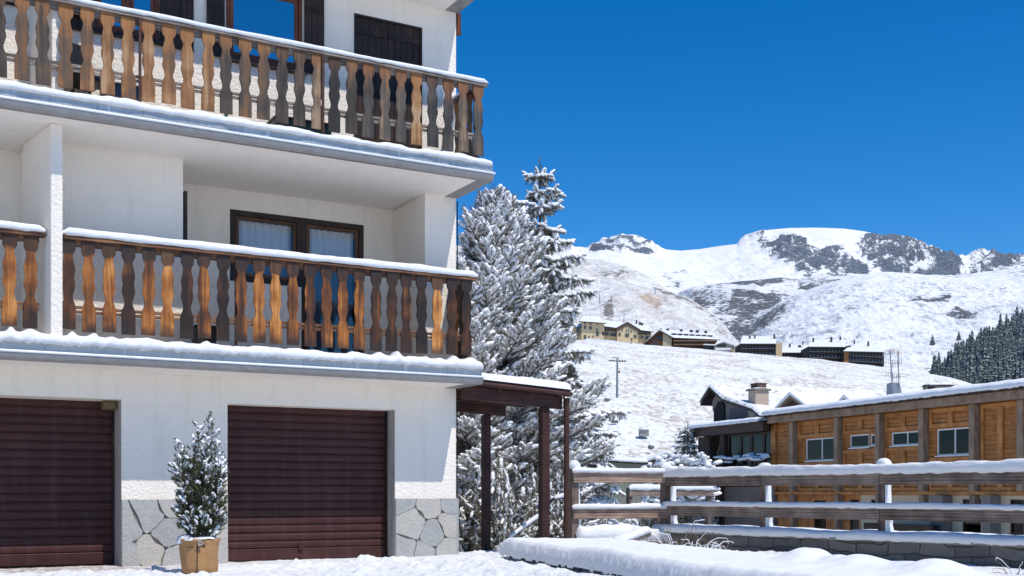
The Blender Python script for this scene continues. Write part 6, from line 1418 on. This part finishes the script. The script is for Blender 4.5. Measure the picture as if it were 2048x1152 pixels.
class Fa:
    """a facade facing the camera at distance Y: local x to the right, y away, z up, from pixel measurements"""
    def __init__(s, name, px, py, Y, label, cat='building', rz=0, group=None):
        s.Y = Y; s.px = px; s.py = py; s.t = empty(name, at(px, py, Y), rz, label, cat, group); s.k = Y / F
    def x(s, px): return (px - s.px) * s.k
    def z(s, py): return (s.py - py) * s.k
    def box(s, nm, m, x0, x1, yt, yb, d0, d1, par=None, bevel=0):
        mb = MB(); mb.box(s.x(x0), s.x(x1), d0, d1, s.z(yb), s.z(yt)); return mb.build(nm, m, par or s.t, bevel=bevel)
    def poly(s, nm, m, pts, d0, d1, par=None):
        mb = MB(); mb.prism([(s.x(a), s.z(b)) for a, b in pts], d0, d1, 'y'); return mb.build(nm, m, par or s.t)
    def wins(s, rects, m=WDK, d=-.12, nm='window', par=None, fr=None):
        for (x, y, w_, h_) in rects:
            o = s.box(nm, m, x - w_/2, x + w_/2, y - h_/2, y + h_/2, d, -.002, par)
def snow_slab(fa, pts_front, pts_back, d0, d1, th=.25, par=None):
    """snow on a sloping roof: quad from the eave line at depth d0 to the ridge line at depth d1 (pixel points at the facade scale, corrected for depth)"""
    k0, k1 = (fa.Y + d0) / F, (fa.Y + d1) / F; O = fa.t.location; V = []
    (a, b), (c, d) = pts_front, pts_back; nu, nv = 60, 14
    A, Bq = at(*a, fa.Y + d0) - O, at(*b, fa.Y + d0) - O; Cq, Dq = at(*c, fa.Y + d1) - O, at(*d, fa.Y + d1) - O
    for j in range(nv + 1):
        for i in range(nu + 1):
            s, t = i / nu, j / nv; p = (A * (1 - s) + Bq * s) * (1 - t) + (Cq * (1 - s) + Dq * s) * t
            e = min(1, min(i, nu - i, j * 3) / 2 + .02); V.append((p.x, p.y, p.z + e * th * (1 + .25 * float(vnoise(p.x * .3, p.y * .4, 7)))))
    sk = [(0, nu, 'f')]
    o = fast_mesh('roof_snow', np.array(V), grid_faces(nv + 1, nu + 1), SNOW_FAR, par or fa.t)
    mb = MB(); mb.add([A - Vector((0,0,.35)), Bq - Vector((0,0,.35)), Dq - Vector((0,0,.35)), Cq - Vector((0,0,.35)), A, Bq, Dq, Cq], [(0,3,2,1),(4,5,6,7),(0,1,5,4),(1,2,6,5),(2,3,7,6),(3,0,4,7)])
    mb.build('roof', ROOFE, par or fa.t); return o
def vent(fa, lst, d, m=None):
    for (x, yt, yb, w_) in lst: 
        kk = (fa.Y + d) / fa.Y; O = fa.t.location; a = at(x - w_/2, yb, fa.Y + d) - O; b = at(x + w_/2, yt, fa.Y + d) - O
        mb = MB(); mb.box(a.x, b.x, d, d + max(.5, b.x - a.x), a.z, b.z); mb.build('chimney', m or ROOFE, fa.t)

# yellow hotel: tower, long wing and gable
h = Fa('yellow_hotel', 1163, 700, 448, 'pale yellow hotel with a square tower, a central gable and dark shuttered windows', 'hotel')
h.box('tower', YEL, 1163, 1208, 643, 700, 0, 14); h.box('tower_annex', YEL, 1147, 1163, 655, 700, 1, 12)
snow_slab(h, ((1158, 642), (1213, 646)), ((1166, 632), (1200, 634)), -1.5, 9, .3); snow_slab(h, ((1146, 655), (1164, 653)), ((1152, 649), (1164, 647)), -.5, 7, .3)
h.box('long_wing', YEL, 1208, 1303, 657, 702, 1.5, 14); h.poly('upper_boarding', YEL_D, [(1209, 649), (1234, 652), (1238, 663), (1209, 661)], 1.25, 1.49)
h.poly('gable_front', YEL, [(1234, 700), (1275, 700), (1275, 660), (1254, 648), (1234, 658)], -.6, 6); h.poly('gable_boards', YEL_D, [(1234, 656), (1254, 645), (1278, 660), (1278, 666), (1254, 653), (1234, 664)], -.8, -.602)
h.poly('upper_boarding', YEL_D, [(1276, 659), (1303, 662), (1303, 668), (1276, 668)], 1.25, 1.49)
mb = MB(); mb.prism([(h.x(1231), h.z(657)), (h.x(1254), h.z(644.5)), (h.x(1280), h.z(660)), (h.x(1280), h.z(661.5)), (h.x(1254), h.z(646.5)), (h.x(1231), h.z(659))], -1.3, 11, 'y'); mb.build('gable_roof', ROOFE, h.t)
mb = MB(); mb.prism([(h.x(1231), h.z(657)), (h.x(1254), h.z(644.4)), (h.x(1280), h.z(659.9)), (h.x(1279), h.z(658)), (h.x(1254), h.z(642.4)), (h.x(1232), h.z(655))], -1.3, 11, 'y'); mb.build('roof_snow', SNOW_ROOF, h.t)
snow_slab(h, ((1207, 652), (1236, 656)), ((1207, 641), (1246, 646)), .2, 12, .35); snow_slab(h, ((1272, 659), (1307, 663)), ((1262, 645), (1299, 654)), .2, 12, .35)
h.wins([(1170, 646.5, 3, 5), (1181, 647, 3, 6), (1195, 647, 3, 5), (1170, 655, 3.5, 7), (1181, 656, 5, 6), (1194, 660, 3, 6), (1170, 674, 5, 8), (1195, 668, 6, 8), (1186, 673, 2.5, 4), (1178, 674, 2.5, 4)], SHG)
h.wins([(1156.5, 662, 7, 14), (1157, 675, 2.5, 4)], SHG, d=.88)
h.wins([(1213, 658, 3, 4), (1222, 658, 3, 4), (1206, 667, 4, 8), (1214, 667, 6, 6), (1224, 669, 5, 5), (1230, 669, 4, 6), (1287, 666, 4, 4), (1294, 666, 3, 5), (1294, 675, 4, 7), (1284, 674, 3, 5)], WDK, d=1.2)
h.wins([(1239, 669, 4.5, 7), (1244, 661, 2.5, 4), (1252.5, 662, 1.8, 6), (1257, 662, 1.8, 6), (1262, 664, 2, 4), (1254, 671, 8, 7), (1270, 673, 6, 7), (1263, 679, 3, 5)], SHG, d=-.75)
vent(h, [(1273, 640, 647, 3), (1280, 644, 650, 4), (1284, 646, 650, 5)], 9)
# terrace wall with parked snow covered cars
tw_ = Fa('hotel_terrace', 1210, 700, 440, 'long dark terrace wall with a white snow top in front of the yellow hotel', 'terrace')
tw_.poly('retaining_wall', m_plain('dark_terrace_wall', (.05, .052, .055), .9, 0, .2, .5, 0), [(1166, 684), (1205, 685.5), (1245, 689), (1286, 690), (1286, 697), (1240, 694), (1200, 690.5), (1166, 687.5)], 0, 4)
tw_.poly('terrace_snow', SNOW_ROOF, [(1164, 684), (1205, 685.5), (1245, 689), (1287, 690), (1287, 688), (1250, 685), (1225, 681), (1175, 677), (1168, 680)], -.3, 4.2)
# brown timber chalet hotel
b = Fa('brown_chalet_hotel', 1290, 705, 446, 'long brown timber chalet hotel with dormers along its snowy roof', 'hotel')
b.poly('gable_front', BROWNW, [(1296, 705), (1345, 705), (1345, 676), (1318, 662), (1296, 680)], 0, 10); b.poly('plaster_wall', OCH, [(1325, 700), (1343, 702), (1343, 676), (1326, 667)], -.25, -.002)
b.box('long_side', BROWNW, 1345, 1432, 674, 706, .6, 12)
mb = MB(); mb.prism([(b.x(1291), b.z(684)), (b.x(1318), b.z(660.5)), (b.x(1348), b.z(677)), (b.x(1348), b.z(679)), (b.x(1318), b.z(663)), (b.x(1291), b.z(687))], -1.2, 5, 'y'); mb.build('gable_roof', ROOFE, b.t)
mb = MB(); mb.prism([(b.x(1291), b.z(684)), (b.x(1318), b.z(660.4)), (b.x(1348), b.z(676.9)), (b.x(1347), b.z(675)), (b.x(1318), b.z(658.6)), (b.x(1292), b.z(682.6))], -1.2, 5, 'y'); mb.build('roof_snow', SNOW_ROOF, b.t)
snow_slab(b, ((1341, 675), (1440, 679)), ((1320, 660), (1428, 668)), -1.2, 11, .4)
for i, x in enumerate(np.linspace(1350, 1422, 7)):
    y = 667.5 + (x - 1350) * .055; o = b.box('dormer', BLKW, x - 4.2, x + 4.2, y - 1.8, y + 2.2, 1.5, 6); mb = MB(); mb.box(b.x(x - 4.8), b.x(x + 4.8), 1.2, 6.2, b.z(y - 1.81), b.z(y - 3.2)); mb.build('snow_cover', SNOW_ROOF, o)
for x, y in ((1336, 660.5), (1363, 662), (1383, 663), (1395, 663.5), (1412, 665), (1322, 659)): vent(b, [(x, y - 3.5, y + 2, 5 if x != 1322 else 2)], 9, BLKW)
for (y0, y1) in ((681, 684), (688.5, 691)):
    b.box('balcony', BROWNW, 1346, 1433, y0 + 1.2, y1 + 1.2, -1.3, .59)
    b.box('railing_top', OCH, 1346, 1433, y0 + .5, y0 + 1.19, -1.4, -1.2)
b.wins([(x, 697, 6, 7) for x in np.linspace(1358, 1426, 7)], m_plain('red_brown_door', (.10, .035, .02), .8, 0, .1, 1, 0), d=.48); b.wins([(x, 684.2, 4, 3.2) for x in np.linspace(1352, 1428, 10)], WDK, d=.5)
b.box('end_plaster', TANP, 1405, 1409, 690, 706, .3, .598); b.wins([(1312, 690, 8, 12), (1318, 675, 12, 6)], WDK, d=-.1)
b.box('porch', SNOW_ROOF, 1288, 1306, 692, 696, -2.5, -.3)
# small pale house right of it
s_ = Fa('small_village_house', 1425, 708, 444, 'small pale house with a snowy gable at the right end of the brown hotel', 'house')
s_.box('dark_garage', BLKW, 1409, 1428, 690, 707, 0, 7); s_.poly('wall', m_plain('grey_cream_plaster', (.40, .38, .34), .9, 0, .05, 1, 0), [(1428, 709), (1470, 710), (1470, 692), (1448, 684), (1428, 691)], 1, 9)
s_.wins([(1444, 691, 16, 5)], BLKW, .9); s_.box('lean_to', m_plain('pale_grey_wall', (.42, .40, .38), .9, 0, .05, 1, 0), 1430, 1460, 701, 709, -1.2, .99); s_.box('lean_to_snow', SNOW_ROOF, 1429, 1461, 696.5, 700.9, -1.5, .98); s_.wins([(1466, 702, 5, 7)], TANP, .85)
mb = MB(); mb.prism([(s_.x(1422), s_.z(693)), (s_.x(1448), s_.z(684)), (s_.x(1472), s_.z(692.5)), (s_.x(1471), s_.z(690)), (s_.x(1448), s_.z(680.8)), (s_.x(1423), s_.z(690.5))], .2, 10, 'y'); mb.build('roof_snow', SNOW_ROOF, s_.t)
s_.poly('left_roof', SNOW_ROOF, [(1407, 688), (1430, 689), (1430, 691), (1407, 690)], -.6, 7.2)
# dark apartment blocks
def block(x0, x1, ye, yb, yr, Y, label, end=None, endm=TANP, bal=2, slant=0, ridge_in=3, vents=(), leftm=None, grid=False):
    k = Fa('dark_apartment_block', x0, yb, Y, label, 'apartment block'); xe = end if end else x1
    k.poly('wall', BLKW, [(x0, yb), (x1, yb + slant), (x1, ye + slant * .3), (x0, ye)], 0, 11)
    if end: k.poly('plaster_end', endm, [(end, yb + 1), (x1 + .3, yb + slant + 2), (x1 + .3, ye - 2), (end, ye)], -.8, 11.2)
    if leftm: k.box('boarded_end', leftm, x0 - .3, x0 + 9, ye + 1, yb + 1, -.4, -.003)
    snow_slab(k, ((x0 - 2, ye), (xe + 1, ye + slant * .3)), ((x0 + ridge_in, yr), (xe - 1, yr + 1)), -1.6, 9, .2)
    n = int((xe - x0) / 7)
    for r_ in range(bal):
        y = ye + (yb - ye) * (r_ + .75) / (bal + .35)
        k.poly('balcony', GREYB, [(x0 + (10 if leftm else 1), y + 1.0), (xe, y + 1.0 + slant * .6), (xe, y + 2.2 + slant * .6), (x0 + (10 if leftm else 1), y + 2.2)], -1.1, -.004)
        rr = random.Random(int(x0) + r_); k.wins([(x0 + (12 if leftm else 4) + i * (xe - x0 - (16 if leftm else 8)) / max(1, n - 1), y - 1.8 + slant * .5 * i / n, 2.6, 3.4) for i in range(n)], random.Random(int(x0)).choice([WGL, WGL]))
    vent(k, vents, 5); return k
GREYB = m_plain('dark_balcony_boards', (.10, .10, .105), .9, 0, .2, .6, 0); WGL = m_plain('blue_grey_window', (.13, .17, .20), .3, 0, .3, .4, 0)
block(1481, 1563, 687, 716, 673, 432, 'leftmost dark apartment block with a tan plaster right end', end=1551, bal=2, vents=((1500, 671, 677, 3), (1510, 670, 680, 2.5), (1549, 668, 679, 3)))
k = block(1557, 1619, 705, 717, 690, 440, 'low dark apartment block set back between two taller ones', bal=1, vents=((1580, 687, 696, 3), (1600, 690, 698, 5), (1606, 682, 690, 2)), ridge_in=12)
block(1617, 1700, 693, 721, 680, 428, 'tall middle dark apartment block with a dark right end wall', end=1690, endm=BROWNW, bal=2, slant=2, vents=((1627, 676, 683, 3), (1663, 674, 687, 3.5), (1681, 673, 680, 3)))
block(1688, 1768, 702, 727, 688, 424, 'rightmost dark apartment block with an orange boarded left end', bal=2, slant=6, leftm=ORG, vents=((1709, 680, 688, 2), (1737, 683, 693, 3)), ridge_in=16)
# utility pole on the meadow
YP = 235.0; YP = [Y for Y in np.linspace(64, 438, 1500) if HY - (float(zhill(1234, Y)) - EYE) / Y * F <= 793][0]; up_ = empty('utility_pole', at(1234, 793, YP), 0, 'tall blue grey utility pole with a crossbar on the snowy meadow', 'utility pole')
kk = YP / F; m_ = MB(); m_.tube([(0, 0, -1), (.05, 0, 76 * kk)], [.17, .12], 8); m_.build('pole', m_plain('blue_grey_pole', (.16, .20, .22), .7, 0, .1, 1, 0), up_)
m_ = MB(); m_.bar((-17 * kk, 0, 71.5 * kk), (18 * kk, 0, 70 * kk), .12, .12); m_.bar((-9 * kk, .3, 78 * kk), (5 * kk, .3, 78 * kk), .08, .08)
m_.build('crossbar', BLKW, up_)
m_ = MB()
for x in (-15, -11, -6, 6, 11, 16): m_.tube([(x * kk, 0, 70.6 * kk), (x * kk, 0, 73 * kk)], .09, 6)
m_.build('insulator', BLKW, up_)
m_ = MB(); m_.box(.12, .42, -.12, .12, 47 * kk, 51 * kk); m_.build('junction_box', ORG, up_)
# ski lift pylons on the left slope
for i, (px, y0, y1, Y, lab) in enumerate(((1171, 583, 601, 1050, 'lift pylon with a wide T head beside the white piste'), (1129, 578, 596, 1050, 'lift pylon nearest the big trees on the left slope'), (1199, 583, 602, 1100, 'lift pylon at the foot of the white piste'), (1311, 575, 592, 1200, 'lift pylon high on the slope right of the piste'), (1248, 628, 645, 800, 'thin lift pylon above the yellow hotel'))):
    t = empty('lift_pylon', at(px, y1, Y), 0, lab, 'lift pylon', 'ski lift pylons'); k = Y / F; m_ = MB(); m_.tube([(0, 0, -2), (0, 0, (y1 - y0) * k)], [.38, .22], 6); m_.build('mast', STEEL, t); m_ = MB(); m_.bar((-5 * k, 0, (y1 - y0) * k), (5 * k, 0, (y1 - y0) * k), .28, .28); m_.build('cross_arm', STEEL, t)
# boulders and a tiny snow topped hut on the meadow
hz_ = lambda px, Y: float(zhill(px, Y))
def yhill(px, py):
    best = None
    for Y in np.linspace(64, 438, 1500):
        z = hz_(px, Y); y = HY - (z - EYE) / Y * F
        if y <= py: return Y
    return 430
Yh = yhill(1289, 862); hut = empty('meadow_hut', (at(1289, 0, Yh).x, Yh, hz_(1289, Yh)), 0, 'tiny dark hut with a snow top alone on the meadow', 'hut'); kk = Yh / F
m_ = MB(); m_.box(-9 * kk, 9 * kk, 0, 1.2, -.5, 2.4 * kk); m_.build('walls', m_plain('weathered_hut_boards', (.30, .28, .26)), hut); m_ = MB(); m_.box(-5 * kk, 5.5 * kk, -.1, .0, .2 * kk, 1.9 * kk); m_.build('pale_panel', m_plain('pale_panel', (.5, .5, .5)), hut); snow_loaf((-9.5 * kk, .6, 2.4 * kk), (9.5 * kk, .6, 2.4 * kk), 1.5, 3 * kk, 12, 97, 0, .1, 1, .2, 'snow_cover', hut)
def boulder(px, py, wpx, hpx, seed, label):
    Yb = yhill(px, py); kk = Yb / F; t = empty('boulder', (at(px, 0, Yb).x, Yb, hz_(px, Yb)), 0, label, 'boulder'); V = []; n, m2 = 14, 9
    for i in range(m2):
        ph = math.pi * i / (m2 - 1)
        for j in range(n):
            th = 2 * math.pi * j / n; r = 1 + .25 * float(vnoise(math.cos(th) * 2 + seed, ph * 2 + math.sin(th) * 2, seed)); V.append((math.cos(th) * math.sin(ph) * wpx / 2 * kk * r, math.sin(th) * math.sin(ph) * wpx / 3 * kk * r, (math.cos(ph) + .3) * hpx * .6 * kk * r))
    Fc = np.array([(i*n + j, i*n + (j+1) % n, (i+1)*n + (j+1) % n, (i+1)*n + j) for i in range(m2 - 1) for j in range(n)])
    V = np.array(V); fast_mesh('stone', V, Fc, m_plain('grey_boulder', (.16, .15, .14), .9, 0, .3, .8, .2), t); V2 = V.copy(); V2 = V2 * [.98, .98, 1] + [0, .05, .10 + .06 * wpx * kk * 0]; keep = V2[:, 2] > hpx * .28 * kk
    f2 = Fc[keep[Fc].all(1)]
    if len(f2): fast_mesh('snow_cover', V2, f2, SNOW_ROOF, t)
boulder(1229, 844, 16, 7, 3, 'flat snow capped boulder on the meadow right of the big pine')
boulder(1215, 800, 14, 6, 5, 'low snow covered hump left of the utility pole foot')
boulder(1302, 896, 12, 8, 8, 'small boulder among the frosted shrubs at the meadow foot')
